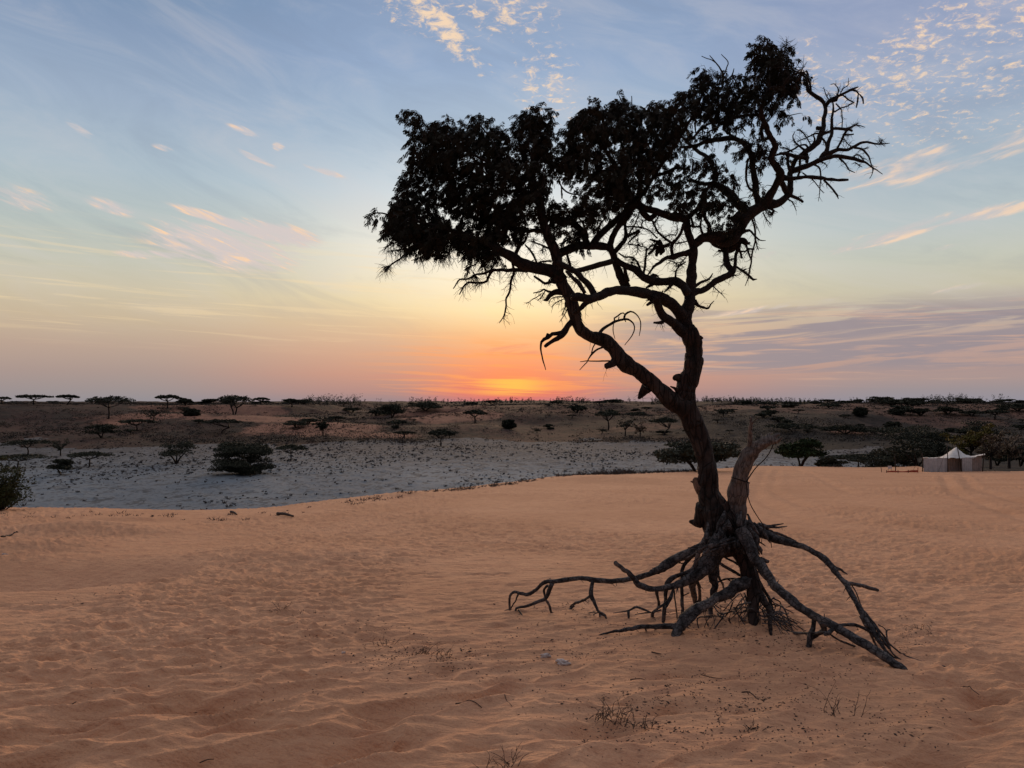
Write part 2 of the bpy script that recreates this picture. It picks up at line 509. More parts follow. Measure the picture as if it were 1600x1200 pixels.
class MB:
    """collects tubes, leaves and boxes into one mesh"""
    def __init__(s):
        s.v, s.q, s.t, s.n = [], [], [], 0

    def add(s, V, Q=None, T=None):
        V = np.asarray(V, float).reshape(-1, 3)
        if Q is not None and len(Q): s.q.append(np.asarray(Q, int) + s.n)
        if T is not None and len(T): s.t.append(np.asarray(T, int) + s.n)
        s.v.append(V)
        s.n += len(V)

    def tube(s, pts, rad, sides=6, rough=0.0, seed=0, cap=True, ridg=0.0):
        pts = np.asarray(pts, float)
        rad = np.asarray(rad, float)
        n = len(pts)
        if n < 2: return
        tan = np.gradient(pts, axis=0)
        tan /= np.linalg.norm(tan, axis=1)[:, None] + 1e-9
        ref = np.array([0.31, 0.9, 0.11]) if abs(tan[0][1]) < .8 else np.array([1.0, 0, .2])
        V = np.zeros((n, sides, 3))
        a = np.arange(sides) * 2 * math.pi / sides
        u = np.cross(tan[0], ref); u /= np.linalg.norm(u)
        acc = 0
        for i in range(n):
            u = u - tan[i] * np.dot(u, tan[i])
            u /= np.linalg.norm(u) + 1e-9
            w = np.cross(tan[i], u)
            if i: acc += np.linalg.norm(pts[i] - pts[i - 1])
            r = np.full(sides, rad[i])
            if ridg:
                ph = acc * 2.2
                q = acc * 2.2 + seed
                r = r * (1 + ridg * 2.2 * (vnoise(np.cos(a) * 2.6 + 9, np.sin(a) * 2.6 + q * 1.6, seed) - .5) + ridg * 1.6 * (vnoise(np.cos(a) * 5 + 40, np.sin(a) * 5 + q * 9.0, seed + 3) - .5))
            if rough:
                r = r * (1 + rough * (vnoise(np.cos(a) * 1.7 + acc / max(rad[i], .004) * .45 + seed * 3.1, np.sin(a) * 1.7 + seed * 7.7, seed) - .5) * 2)
            V[i] = pts[i] + r[:, None] * (np.cos(a)[:, None] * u + np.sin(a)[:, None] * w)
        idx = np.arange(n * sides).reshape(n, sides)
        Q = np.stack([idx[:-1], np.roll(idx[:-1], -1, 1), np.roll(idx[1:], -1, 1), idx[1:]], -1).reshape(-1, 4)
        VV = V.reshape(-1, 3)
        T = []
        if cap:
            VV = np.vstack([VV, pts[0], pts[-1] + tan[-1] * rad[-1] * .6])
            c0, c1 = n * sides, n * sides + 1
            for k in range(sides):
                T.append((c0, (k + 1) % sides, k))
                T.append((c1, (n - 1) * sides + k, (n - 1) * sides + (k + 1) % sides))
        s.add(VV, Q, T)

    def cards(s, C, U, W_):
        """rhombus leaves: centres C, half-length vectors U, half-width vectors W_"""
        m = len(C)
        V = np.stack([C - U, C + W_ - U * .15, C + U, C - W_ - U * .15], 1).reshape(-1, 3)
        s.add(V, np.arange(m * 4).reshape(m, 4))

    def box(s, c, h, rot=0.0):
        c, h = np.array(c, float), np.array(h, float)
        k = np.array([(x, y, z) for x in (-1, 1) for y in (-1, 1) for z in (-1, 1)], float) * h
        cr, sr = math.cos(rot), math.sin(rot)
        k = np.stack([k[:, 0] * cr - k[:, 1] * sr, k[:, 0] * sr + k[:, 1] * cr, k[:, 2]], 1) + c
        s.add(k, [(0, 1, 3, 2), (4, 6, 7, 5), (0, 4, 5, 1), (2, 3, 7, 6), (0, 2, 6, 4), (1, 5, 7, 3)])

    def build(s, name, mat, parent=None, smooth=True, loc=(0, 0, 0)):
        V = np.concatenate(s.v) - np.asarray(loc, float)
        F = []
        if s.q: F.append(np.concatenate(s.q))
        if s.t: F.append(np.concatenate(s.t))
        return obj(name, mesh_np(name, V, F, mat, smooth), parent, (0, 0, 0) if parent is not None else loc)


# ------------------------------------------------------------------ materials
def new_mat(name, rough=0.9):
    m = bpy.data.materials.new(name)
    m.use_nodes = True
    m.node_tree.nodes.clear()
    N = NT(m.node_tree)
    b = N.n('ShaderNodeBsdfPrincipled')
    b.inputs['Roughness'].default_value = rough
    b.inputs['Specular IOR Level'].default_value = 0.25
    o = N.n('ShaderNodeOutputMaterial')
    m.node_tree.links.new(b.outputs[0], o.inputs[0])
    t = N.n('ShaderNodeTexCoord')
    g = N.n('ShaderNodeNewGeometry')
    return m, N, b, t, g


def bump(N, b, h, strength, dist):
    bp = N.n('ShaderNodeBump')
    bp.inputs['Strength'].default_value = strength
    bp.inputs['Distance'].default_value = dist
    N.set(bp.inputs['Height'], h)
    N.t.links.new(bp.outputs[0], b.inputs['Normal'])


def sand_mat():
    m, N, b, t, g = new_mat("dune_sand", 0.95)
    b.inputs['Specular IOR Level'].default_value = 0.04
    p = g.outputs['Position']
    n1 = N.noise(p, 0.35, 5, .6)
    n2 = N.noise(p, 3.5, 5, .6)
    n3 = N.noise(p, 60, 3, .6)
    c = N.mix(N.mr(n1, .3, .7), (0.530, 0.288, 0.166), (0.630, 0.356, 0.214))
    c = N.mix(N.mr(n2, .40, .75, 0, .45), c, (0.42, 0.205, 0.125))
    c = N.mix(N.mr(n3, .35, .75, 0, .40), c, (0.38, 0.20, 0.13))
    mp = N.n('ShaderNodeMapping')
    mp.inputs['Scale'].default_value = (5, 14, 5)
    N.set(mp.inputs[0], p)
    n4 = N.noise(mp.outputs[0], 1.0, 4, .62)
    c = N.mix(N.mr(n4, .56, .74, 0, .45), c, (0.33, 0.16, 0.10))
    mp2 = N.n('ShaderNodeMapping')
    mp2.inputs['Scale'].default_value = (9, 34, 9)
    N.set(mp2.inputs[0], p)
    n5 = N.noise(mp2.outputs[0], 1.0, 3, .6, .4)
    c = N.mix(N.math('MULTIPLY', N.mr(n5, .60, .70, 0, .55), N.mr(n1, .4, .6, .4, 1)), c, (0.27, 0.135, 0.085))
    N.set(b.inputs['Base Color'], c)
    hh = N.math('ADD', N.math('MULTIPLY', n4, 1.0), N.math('MULTIPLY', N.noise(p, 28, 3, .6), .35))
    hh = N.math('ADD', hh, N.math('MULTIPLY', n3, .12))
    bump(N, b, hh, 0.9, 0.035)
    return m


def basin_mat():
    m, N, b, t, g = new_mat("basin_soil", 0.95)
    b.inputs['Specular IOR Level'].default_value = 0.04
    p = g.outputs['Position']
    mp = N.n('ShaderNodeMapping')
    mp.inputs['Scale'].default_value = (1, .55, 1)
    N.set(mp.inputs[0], p)
    q = mp.outputs[0]
    n1 = N.noise(q, 0.035, 5, .6)
    n2 = N.noise(q, 0.55, 5, .65)
    n3 = N.noise(q, 2.2, 4, .6)
    sx = N.n('ShaderNodeSeparateXYZ')
    N.set(sx.inputs[0], p)
    c = N.mix(N.mr(n1, .35, .65), (0.152, 0.178, 0.202), (0.215, 0.245, 0.266))
    # more low growth further off
    far = N.mr(sx.outputs[1], 85, 150)
    th = N.math('SUBTRACT', 0.535, N.math('MULTIPLY', far, 0.08))
    veg = N.mr(N.math('SUBTRACT', N.math('ADD', N.math('MULTIPLY', n2, .6), N.math('MULTIPLY', n3, .4)), th), -.03, .05)
    c = N.mix(N.math('MULTIPLY', veg, .72), c, (0.068, 0.070, 0.073))
    c = N.mix(N.math('MULTIPLY', far, .5), c, (0.095, 0.082, 0.078))
    N.set(b.inputs['Base Color'], c)
    bump(N, b, N.math('ADD', n2, N.math('MULTIPLY', n3, .4)), 0.7, 0.25)
    return m


RED = [(240, 653, 100, 18, 1), (500, 668, 110, 20, 1), (430, 655, 120, 16, .9), (590, 680, 70, 10, .9), (700, 650, 80, 22, 1), (690, 638, 80, 40, .6), (330, 642, 120, 20, .7),
       (1230, 636, 260, 60, .4), (900, 637, 200, 40, .25), (1450, 650, 90, 30, .4), (1520, 634, 120, 60, .45), (1320, 675, 30, 6, .8), (1010, 668, 60, 12, .3)]


def hill_mat():
    m, N, b, t, g = new_mat("hill_soil", 0.95)
    b.inputs['Specular IOR Level'].default_value = 0.04
    p = g.outputs['Position']
    mp = N.n('ShaderNodeMapping')
    mp.inputs['Scale'].default_value = (1, .4, 1)
    N.set(mp.inputs[0], p)
    q = mp.outputs[0]
    n1 = N.noise(q, 0.02, 5, .6, .4)
    n2 = N.noise(q, 0.16, 5, .65)
    n3 = N.noise(q, 0.9, 4, .65)
    sx = N.n('ShaderNodeSeparateXYZ')
    N.set(sx.inputs[0], p)
    ratio = N.math('DIVIDE', sx.outputs[0], sx.outputs[1])
    rightish = N.mr(ratio, .1, .34)
    c = N.mix(N.mr(n1, .40, .60), (0.040, 0.027, 0.024), (0.085, 0.050, 0.041))
    c = N.mix(rightish, c, N.mix(N.mr(n1, .45, .65), (0.034, 0.031, 0.028), (0.078, 0.058, 0.048)))
    patches = None
    wob = N.math('MULTIPLY', N.math('SUBTRACT', N.noise(q, 0.11, 5, .7), .5), 1.5)
    for px, py, sx_, sy_, st in RED:
        dd = ground_hit(px, py)
        m2 = N.n('ShaderNodeMapping', vector_type='TEXTURE')
        m2.inputs['Location'].default_value = (pxg(px, dd), dd, 0)
        m2.inputs['Scale'].default_value = (sx_ / 1200 * dd, sy_, 1000)
        N.set(m2.inputs[0], p)
        ln = N.n('ShaderNodeVectorMath', operation='LENGTH')
        N.t.links.new(m2.outputs[0], ln.inputs[0])
        e = N.mr(N.math('ADD', ln.outputs['Value'], wob), 0.75, 1.15, st, 0)
        patches = e if patches is None else N.math('MAXIMUM', patches, e)
    c = N.mix(patches, c, (0.27, 0.140, 0.100))
    v = N.mr(N.math('ADD', N.math('MULTIPLY', n2, .5), N.math('MULTIPLY', n3, .5)), .47, .56, 0, .8)
    c = N.mix(N.math('MULTIPLY', v, N.mr(patches, 0, .8, 1, .25)), c, (0.036, 0.032, 0.028))
    N.set(b.inputs['Base Color'], c)
    bump(N, b, N.math('ADD', n2, n3), 0.7, 0.6)
    return m


def wood_mat(name, dark, light, scale=18.0, bumpd=0.012, streak=(1, 1, .18), pale=None, rough=.85):
    m, N, b, t, g = new_mat(name, rough)
    p = t.outputs['Object']
    mp = N.n('ShaderNodeMapping')
    mp.inputs['Scale'].default_value = streak
    N.set(mp.inputs[0], p)
    q = mp.outputs[0]
    n1 = N.noise(q, scale, 6, .65, .6)
    n2 = N.noise(p, 4.0, 4, .6)
    vo = N.n('ShaderNodeTexVoronoi', feature='DISTANCE_TO_EDGE')
    vo.inputs['Scale'].default_value = scale * 1.6
    N.set(vo.inputs['Vector'], q)
    c = N.mix(N.mr(n1, .35, .68), dark, light)
    if pale is not None:
        c = N.mix(N.mr(n2, .48, .66, 0, .8), c, pale)
    crack = N.mr(vo.outputs['Distance'], 0.0, 0.09)
    c = N.mix(N.math('MULTIPLY', N.math('SUBTRACT', 1.0, crack), .6), c, tuple(x * .3 for x in dark))
    N.set(b.inputs['Base Color'], c)
    bump(N, b, N.math('ADD', n1, N.math('MULTIPLY', crack, .6)), 0.9, bumpd)
    return m


def leaf_mat(name, a, bcol, scale=2.0, trans=.0):
    m, N, b, t, g = new_mat(name, .7)
    b.inputs['Specular IOR Level'].default_value = 0.1
    n1 = N.noise(g.outputs['Position'], scale, 3, .6)
    oi = N.n('ShaderNodeObjectInfo')
    c = N.mix(N.mr(n1, .35, .65), a, bcol)
    c = N.mix(N.math('MULTIPLY', oi.outputs['Random'], .35), c, tuple(v * 1.9 + .008 for v in bcol))
    N.set(b.inputs['Base Color'], c)
    return m


def plain(name, c, c2=None, scale=8.0, rough=.85):
    m, N, b, t, g = new_mat(name, rough)
    n1 = N.noise(t.outputs['Object'], scale, 4, .6)
    N.set(b.inputs['Base Color'], N.mix(N.mr(n1, .35, .65), c, c2 or tuple(x * .7 for x in c)))
    return m


M_sand, M_basin, M_hill = sand_mat(), basin_mat(), hill_mat()
M_bark = wood_mat("brown_bark", (0.011, 0.008, 0.007), (0.056, 0.033, 0.027), 13, .035, pale=(0.058, 0.046, 0.041))
M_limb = wood_mat("dark_bark", (0.012, 0.009, 0.008), (0.035, 0.024, 0.020), 22, .008, (1, 1, 1))
M_root = wood_mat("weathered_root", (0.016, 0.015, 0.016), (0.105, 0.098, 0.100), 24, .014, (.6, .6, .6), pale=(0.17, 0.155, 0.15))
M_snag = wood_mat("bleached_wood", (0.10, 0.085, 0.078), (0.24, 0.205, 0.185), 20, .010, (1, 1, .15), pale=(0.15, 0.13, 0.125))
M_break = wood_mat("broken_wood", (0.10, 0.055, 0.038), (0.27, 0.15, 0.10), 30, .01)
M_leaf = leaf_mat("thorn_leaves", (0.008, 0.009, 0.005), (0.018, 0.014, 0.008), 3)
M_pod = plain("seed_pod", (0.02, 0.014, 0.011))
M_far = leaf_mat("far_leaves", (0.020, 0.024, 0.016), (0.040, 0.042, 0.028), .5)
M_farbark = plain("far_bark", (0.040, 0.030, 0.026))
M_green = leaf_mat("broad_leaves", (0.016, 0.028, 0.010), (0.034, 0.050, 0.018), 1.5)
M_yellow = leaf_mat("yellow_leaves", (0.055, 0.060, 0.014), (0.12, 0.085, 0.020), 1.0)
M_dry = leaf_mat("dry_leaves", (0.075, 0.060, 0.040), (0.13, 0.09, 0.06), 1.0)
M_scrub = leaf_mat("hill_scrub", (0.018, 0.017, 0.014), (0.042, 0.034, 0.028), .2)
M_tuft = leaf_mat("basin_tufts", (0.035, 0.034, 0.034), (0.085, 0.075, 0.068), .6)

# ------------------------------------------------------------------ terrain mesh
az_in = np.radians(np.arange(-37.0, 37.001, 0.068))
az_out = np.radians(np.concatenate([np.arange(37.5, 322.6, 1.5)]))
azs = np.concatenate([az_in, az_out])
rad = [0.25, 0.8, 1.5, 2.2]
r = 2.6
while r < 60:
    rad.append(r)
    r += max(0.011, 0.60 * r * r / (768 * 1.75))
while r < 420:
    rad.append(r)
    r *= 1.0095
while r < 3600:
    rad.append(r)
    r *= 1.028
rad = np.array(rad)
A, RR = np.meshgrid(azs, rad)
X, Y = np.sin(A) * RR, np.cos(A) * RR
Z = H(X, Y)
nr, na = X.shape
idx = np.arange(nr * na).reshape(nr, na)
nx = np.roll(idx, -1, 1)
Q = np.stack([idx[:-1], nx[:-1], nx[1:], idx[1:]], -1)
Vt = np.stack([X, Y, Z], -1).reshape(-1, 3)
zv = zone(X, Y)
zq = zv[:-1]
centre = np.array([[0, 0, float(H(np.array(0.0), np.array(0.0)))]])
for k, (nm, mt) in enumerate((("sand_dune", M_sand), ("basin_floor", M_basin), ("hills", M_hill))):
    q = Q[zq == k][:, ::-1]
    used, inv = np.unique(q, return_inverse=True)
    V = Vt[used]
    F = [inv.reshape(q.shape)]
    if k == 0:
        c = len(V)
        remap = {int(u): i for i, u in enumerate(used[:na])}
        ring = np.arange(na)
        V = np.vstack([V, centre])
        F.append(np.stack([np.full(na, c), np.roll(ring, -1), ring], -1))
    o = obj(nm, mesh_np(nm, V, F, mt))
    tag(o, kind='structure')
del A, RR, X, Y

# distant sea, beyond the last land
m_sea, N_, b_, t_, g_ = new_mat("sea_water", .25)
b_.inputs['Base Color'].default_value = (0.05, 0.06, 0.07, 1)
n_ = N_.noise(g_.outputs['Position'], .05, 4, .6)
bump(N_, b_, n_, .5, 2)
ring_r = np.array([3400, 9000, 30000.0])
aa = np.radians(np.arange(0, 360, 4.0))
V = np.array([(math.sin(a) * r_, math.cos(a) * r_, -16.0) for r_ in ring_r for a in aa])
ii = np.arange(len(V)).reshape(3, -1)
Qs = np.stack([ii[:-1], np.roll(ii, -1, 1)[:-1], np.roll(ii, -1, 1)[1:], ii[1:]], -1).reshape(-1, 4)[:, ::-1]
tag(obj("sea", mesh_np("sea", V, [Qs], m_sea)), kind='structure')

# ================================================================== the main tree
TY = 7.05
tree = thing("gnarled_tree", "large dark gnarled tree with a leaning trunk and bare roots lifted out of the sand", "tree",
             (float(P(1150, 975, TY)[0]), TY, float(H(np.array(P(1150, 975, TY)[0]), np.array(TY), False))))
TLOC = np.array(tree.location)
NODES = []          # (px, py, Y) of everything traced, used to attach later pieces


def spline(p, step=0.02):
    p = np.asarray(p, float)
    if len(p) < 3:
        n = max(2, int(np.linalg.norm(p[-1][:3] - p[0][:3]) / step) + 1)
        return p[0] + (p[-1] - p[0]) * np.linspace(0, 1, n)[:, None]
    q = np.vstack([2 * p[0] - p[1], p, 2 * p[-1] - p[-2]])
    out = []
    for i in range(1, len(q) - 2):
        n = max(1, int(np.linalg.norm(q[i + 1][:3] - q[i][:3]) / step))
        t = np.linspace(0, 1, n, endpoint=False)[:, None]
        a, b, c, d = q[i - 1], q[i], q[i + 1], q[i + 2]
        out.append(0.5 * ((2 * b) + (-a + c) * t + (2 * a - 5 * b + 4 * c - d) * t ** 2 + (-a + 3 * b - 3 * c + d) * t ** 3))
    out.append(q[-2][None])
    o = np.vstack(out)
    o[:, 3] = np.maximum(o[:, 3], 0.0004)
    return o


SKEL = []           # 3-D points of woody skeleton in the crown, with radius


def trace(mb, s, Y0=None, Y1=None, ground=False, sides=None, rough=.10, ridg=0.03, drift=.9, seed=None, skel=False, below=0.04):
    """s: 'x y r, x y r, ...' traced in photo pixels, given depth along its length"""
    p = np.array([[float(v) for v in q.split()] for q in s.split(',')])
    if seed is None:
        seed = int(abs(p[0, 0] * 7 + p[-1, 1] * 13)) % 9973
    rl = random.Random(seed)
    if Y0 is None:
        Y0 = TY
        if NODES:
            nd = np.array(NODES)
            dd = np.hypot(nd[:, 0] - p[0, 0], nd[:, 1] - p[0, 1])
            i = int(np.argmin(dd))
            if dd[i] < 60: Y0 = nd[i, 2]
    seg = np.hypot(*np.diff(p[:, :2], axis=0).T)
    t = np.concatenate([[0], np.cumsum(seg)])
    ln = t[-1] * TY / 1200
    t = t / max(t[-1], 1e-6)
    if ground:
        Y1 = ground_hit(p[-1, 0], p[-1, 1])
        Y1 = min(max(Y1, TY - 1.8), TY + 1.6)
    if Y1 is None:
        Y1 = Y0 + rl.uniform(-1, 1) * drift * ln
        Y1 = min(max(Y1, TY - 1.2), TY + 1.3)
    Ys = Y0 + (Y1 - Y0) * t
    pts = []
    for (x, y, r_), Yk, tk in zip(p, Ys, t):
        if y > 880:
            Yk = min(Yk, ground_hit(x, y - r_ * .3) + .0) if tk > .05 else Yk
        q = P(x, y, Yk)
        pts.append([*q, r_ * Yk / 1200])
        NODES.append((x, y, Yk))
    if ground:
        a = np.array(pts[-1]); b = np.array(pts[-2])
        dr = a[:3] - b[:3]
        dr = dr / (np.linalg.norm(dr) + 1e-6)
        e = a.copy()
        e[:3] = a[:3] + dr * below * .6 + np.array([0, 0, -below])
        e[3] *= .6
        pts.append(list(e))
    c = spline(np.array(pts), .015 if p[:, 2].max() > 5 else .022)
    # small natural crookedness
    m = len(c)
    k = np.arange(m)
    amp = np.minimum(0.0035, c[:, 3] * .35 + .0012)
    for ax in range(3):
        c[:, ax] += amp * (vnoise(k * .42 + seed, k * 0 + ax * 5.1, seed) - .5) * 2 * np.clip(np.minimum(k, 4) / 4, 0, 1)
    big = p[:, 2].max()
    if sides is None:
        sides = 4 if big < 1.6 else (6 if big < 3 else (8 if big < 6 else 14))
    c[:, 3] *= 1 + (.10 if big > 4 else .16) * (vnoise(k * .18, k * 0 + 3.3, seed + 5) - .5) * 2
    mb.tube(c[:, :3], c[:, 3], sides, rough if big > 1.5 else 0, seed % 97, True, ridg)
    if skel:
        for i in range(0, m, 3):
            SKEL.append(c[i])
    return c


def piece(name, lines, mat, label=None, parent=tree, twig=None, **kw):
    mb = MB()
    if name == 'root': kw.setdefault('rough', .2)
    cs = [trace(mb, s, **{**kw, **(o or {})}) for s, o in ((l if isinstance(l, tuple) else (l, None)) for l in lines)]
    if name == 'root':
        rl = random.Random(len(lines) * 31 + int(cs[0][0][0] * 100))
        for c in cs:
            mr_ = c[:, 3].max()
            if mr_ < .009 or len(c) < 12: continue
            for _ in range(3 if mr_ > .02 else 1):          # splits and strands of old wood along the root
                i0 = rl.randrange(0, max(1, len(c) // 2)); i1 = min(len(c) - 1, i0 + rl.randrange(8, max(9, len(c) // 2)))
                a_ = rl.uniform(0, 6.28); k = np.arange(i0, i1)
                off = np.stack([np.cos(a_ + k * .05) * .6, np.sin(a_ + k * .05) * .3 - .5, np.abs(np.sin(a_ + k * .05)) * .8], 1)
                off *= (c[k, 3] * 1.02 + .0015)[:, None] * .85
                mb.tube(c[k, :3] + off, np.maximum(.0012, c[k, 3] * .16) * np.sin(np.linspace(.3, 2.9, len(k))), 5, .3, 3)
            for _ in range(int(len(c) / 9)):                # hair roots and snapped side roots
                i = rl.randrange(3, len(c) - 2)
                d = np.array([rl.gauss(0, .7), rl.gauss(0, .7), rl.gauss(-.5, .5)]); d /= np.linalg.norm(d)
                ln = rl.uniform(.012, .05) * (1.6 if rl.random() < .2 else 1) + c[i, 3]
                p0 = c[i, :3]
                p1 = p0 + d * ln * .6 + np.array([0, 0, rl.uniform(-.006, .006)])
                mb.tube([p0, p1, p0 + d * ln + np.array([rl.uniform(-.01, .01), 0, -.008])], [max(.0015, c[i, 3] * .22), max(.0012, c[i, 3] * .15), .0007], 4)
    if twig:
        for c in cs:
            grow_twigs(mb, c, *twig)
    o = mb.build(name, mat, parent, loc=TLOC)
    o.location = (0, 0, 0)
    if label: o['label'] = label
    return o


def grow_twigs(mb, c, n, lo, hi, down=.5, rb=.0022, seed=None):
    rl = random.Random(int(c[0, 0] * 1000) % 7919)
    L_ = len(c)
    for _ in range(int(n * .8)):
        i = rl.randrange(int(L_ * .12), max(int(L_ * .9), int(L_ * .12) + 1))
        p = c[i, :3].copy()
        if p[2] < 1.2: continue
        ln = rl.uniform(lo, hi)
        d = np.array([rl.gauss(-.1, 1), rl.gauss(0, .9), rl.gauss(-down, .7)])
        d /= np.linalg.norm(d)
        k = max(4, int(ln / .02))
        pts = [p.copy()]
        for j in range(k):
            d = d + np.array([rl.gauss(0, .22), rl.gauss(0, .22), rl.gauss(-down * .08, .22)])
            d /= np.linalg.norm(d)
            p = p + d * ln / k
            pts.append(p.copy())
        rr = np.linspace(rb, .0007, k + 1) * rl.uniform(.7, 1.25)
        mb.tube(pts, rr, 4)
        if rl.random() < .55 and k > 4:
            j = rl.randrange(1, k - 1)
            e = d + np.array([rl.gauss(0, .8), rl.gauss(0, .8), rl.gauss(0, .6)])
            e /= np.linalg.norm(e)
            q = [pts[j] + e * ln * .4 * f for f in (0, .35, .7, 1)]
            q[2] = q[2] + np.array([rl.gauss(0, .006)] * 3)
            mb.tube(q, [rr[j] * .8, rr[j] * .6, .0008, .0006], 4)


# ---- trunk (living, leaning)
piece("trunk", [("1142 866 18, 1140 858 27, 1136 846 31, 1128 822 30, 1117 797 25, 1108 772 18, 1107 745 15.5, 1103 720 15, 1096 695 15.8, 1085 665 16, 1072 636 16.5, 1071 612 15.5, 1077 590 15, 1082 572 15.5, 1084 552 14.5, 1083 537 14.5, 1078 524 14, 1073 512 12",
                 dict(Y0=TY, Y1=TY + .05, sides=40, ridg=.055, rough=.13)),
                ("1080 535 9, 1092 528 6, 1099 529 1.5", None), ("1072 600 9, 1060 590 7, 1052 592 3", None), ("1066 618 8, 1056 608 3, 1048 604 1", None),
                ("1100 790 12, 1093 815 10, 1078 815 2.5", None)], M_bark)
piece("broken_stub", ["1106 775 12, 1096 764 10, 1089 754 7, 1086 748 4.5", "1092 757 4, 1083 753 2.2, 1079 752 .8"], M_break, "splintered orange-brown stub on the left of the trunk")

# ---- big limbs
piece("branch", [("1074 640 14, 1052 628 14, 1029 607 11.2, 1003 584 11, 976 566 12.5, 960 547 12, 945 533 10, 923 525 9, 908 515 9.2, 900 498 9.4, 894 475 10.5, 887 458 9.6, 878 443 9, 872 428 9, 871 412 8.5, 869 398 8, 865 386 7.6, 858 373 7.5, 853 359 7, 848 345 6.3, 846 330 6, 845 315 5, 841 300 4, 836 283 3, 830 262 2.5, 832 235 2, 836 205 1.5",
                  dict(Y0=TY, Y1=TY - .25, sides=24, ridg=.05, skel=True)),
                 "966 560 9, 957 568 6, 946 573 4.5", "1010 606 9, 1004 614 6, 998 622 2.5", "887 458 8, 893 470 6, 884 477 4"], M_bark, twig=(10, .05, .16, .9))
piece("branch", [("1073 512 12, 1070 497 11.5, 1075 478 9.5, 1078 460 8.3, 1080 437 7.5, 1081 419 7.2, 1083 400 7.2, 1083 385 6.5, 1078 372 6, 1074 358 5.5, 1071 343 6, 1058 339 6.5, 1046 338 6, 1027 331 5.5, 1009 326 5.5, 995 320 7, 984 326 7, 977 340 6.2, 969 350 5, 961 361 4.6, 956 374 4.6, 953 386 5.5, 958 397 5.5, 962 411 5.5, 967 426 6, 973 438 6.5, 980 450 7",
                  dict(Y1=TY + .22, sides=16, skel=True))], M_limb, twig=(16, .05, .15, .3))
piece("branch", [("1068 500 9, 1058 484 9, 1043 471 9, 1022 462 8.2, 997 456 7.7, 979 454 7.2, 960 454 6.6, 948 457 6.5, 937 462 7, 922 466 7, 906 464 7.5, 895 464 7", dict(skel=True)),
                 "936 463 6, 925 468 5.5, 914 475 4.5, 905 483 3.5, 896 490 2.5", "930 463 5.5, 922 448 5.2, 913 439 4.6, 904 429 4.5, 895 422 4.2, 882 416 4.5, 871 410 5",
                 "914 458 3, 905 443 3.6, 896 434 3, 886 424 3", "896 423 3, 906 422 3.6, 920 418 4, 938 413 4.4, 957 408 4.6"], M_limb, twig=(26, .05, .15, .7))
piece("branch", ["1072 522 9, 1061 513 8.5, 1050 503 7.5, 1038 495 6.6, 1031 486 6, 1028 476 6, 1026 465 6.5", "1036 503 3, 1030 504 2.5, 1022 504 1.3",
                 "1026 471 3, 1019 472 3, 1011 477 2", "1019 471 1.5, 1013 468 1.2, 1009 469 .7"], M_limb, twig=(10, .04, .12, 1))
piece("branch", [("962 407 5, 977 415 5, 990 420 5.5, 1000 427 6, 1008 435 6.2, 1022 439 6.2, 1040 440 6, 1056 439 6.3, 1066 446 6.8, 1074 457 7", dict(skel=True)),
                 "1022 442 4, 1016 446 3, 1009 450 1", "1050 443 4, 1045 449 2.5, 1038 456 .9", "1032 462 2, 1036 454 1", "976 418 3, 978 430 3.2, 980 440 4",
                 "1014 437 3, 1021 430 3, 1029 432 1.2"], M_limb, twig=(24, .04, .12, .3))
# left limb running out under the dense foliage
piece("branch", [("880 440 9, 862 424 9, 838 419 9, 812 411 8.3, 804 404 7.5, 790 396 7, 768 385 5.5, 752 377 4.5, 730 370 4, 712 362 3.5, 690 356 3, 668 350 2.5, 640 342 2.2, 618 338 1.6, 598 333 1.2, 583 334 1", dict(Y1=TY - .45, sides=14, skel=True)),
                 "835 421 4, 817 422 3.2, 790 422 2.6, 770 422 2.3, 757 427 2, 742 430 1.8, 730 436 1.5, 718 437 1.2, 712 445 1, 708 451 .7",
                 "771 421 2, 766 428 2, 760 439 2, 752 442 1.7, 737 441 1.5, 730 442 1.4, 724 448 1.2, 718 460 .9", "742 430 1.5, 739 425 1.1",
                 "775 392 2, 760 397 1.8, 749 404 1.5, 743 413 1.3, 734 416 1, 724 423 .7", "765 388 1.6, 752 394 1.4, 737 403 1.1, 724 404 .9, 716 410 .6",
                 "780 398 1.5, 760 403 1.5, 752 418 1.8", "725 368 2.5, 700 372 2.4, 682 374 2.3, 670 376 2.2, 658 376 2, 647 382 2, 638 391 2, 625 404 1.7, 608 416 1.4, 602 425 .9",
                 "609 415 1.1, 602 417 1, 596 418 .8", "640 389 1.4, 629 389 1.2, 617 392 1, 604 393 .6", "640 376 1.3, 628 377 1.2, 614 380 1, 599 387 .6",
                 "688 372 1.3, 682 382 1.2, 670 395 1.1, 655 403 1, 643 407 .6", "722 368 1, 707 383 1, 701 397 1.4, 694 407 .6", "697 399 .8, 682 400 .5",
                 "800 408 2, 803 425 1.9, 799 437 1.8, 797 452 1.7, 791 468 1.5, 790 483 1.3, 787 494 1, 780 505 .6"], M_limb, twig=(70, .05, .17, 1.1))
piece("branch", ["868 440 4, 861 440 2.8, 852 443 2.1, 843 438 2, 835 432 1.5", "880 456 5.5, 873 456 4.6, 866 457 4, 859 462 3.6, 854 468 3, 849 469 1.2",
                 "866 457 2.4, 856 455 2, 850 452 1.6, 844 456 1.2, 833 458 .8", "852 454 1, 846 464 .9, 840 470 .6", "846 459 .9, 838 465 .8, 829 470 .7, 822 475 .4",
                 "882 464 1, 870 464 .9, 861 467 .8, 857 475 .5", "881 467 .9, 867 474 .8, 861 480 .5", "884 478 .8, 878 492 .6", "887 482 .7, 880 495 .6, 874 503 .4"], M_limb, twig=(14, .04, .1, .9))
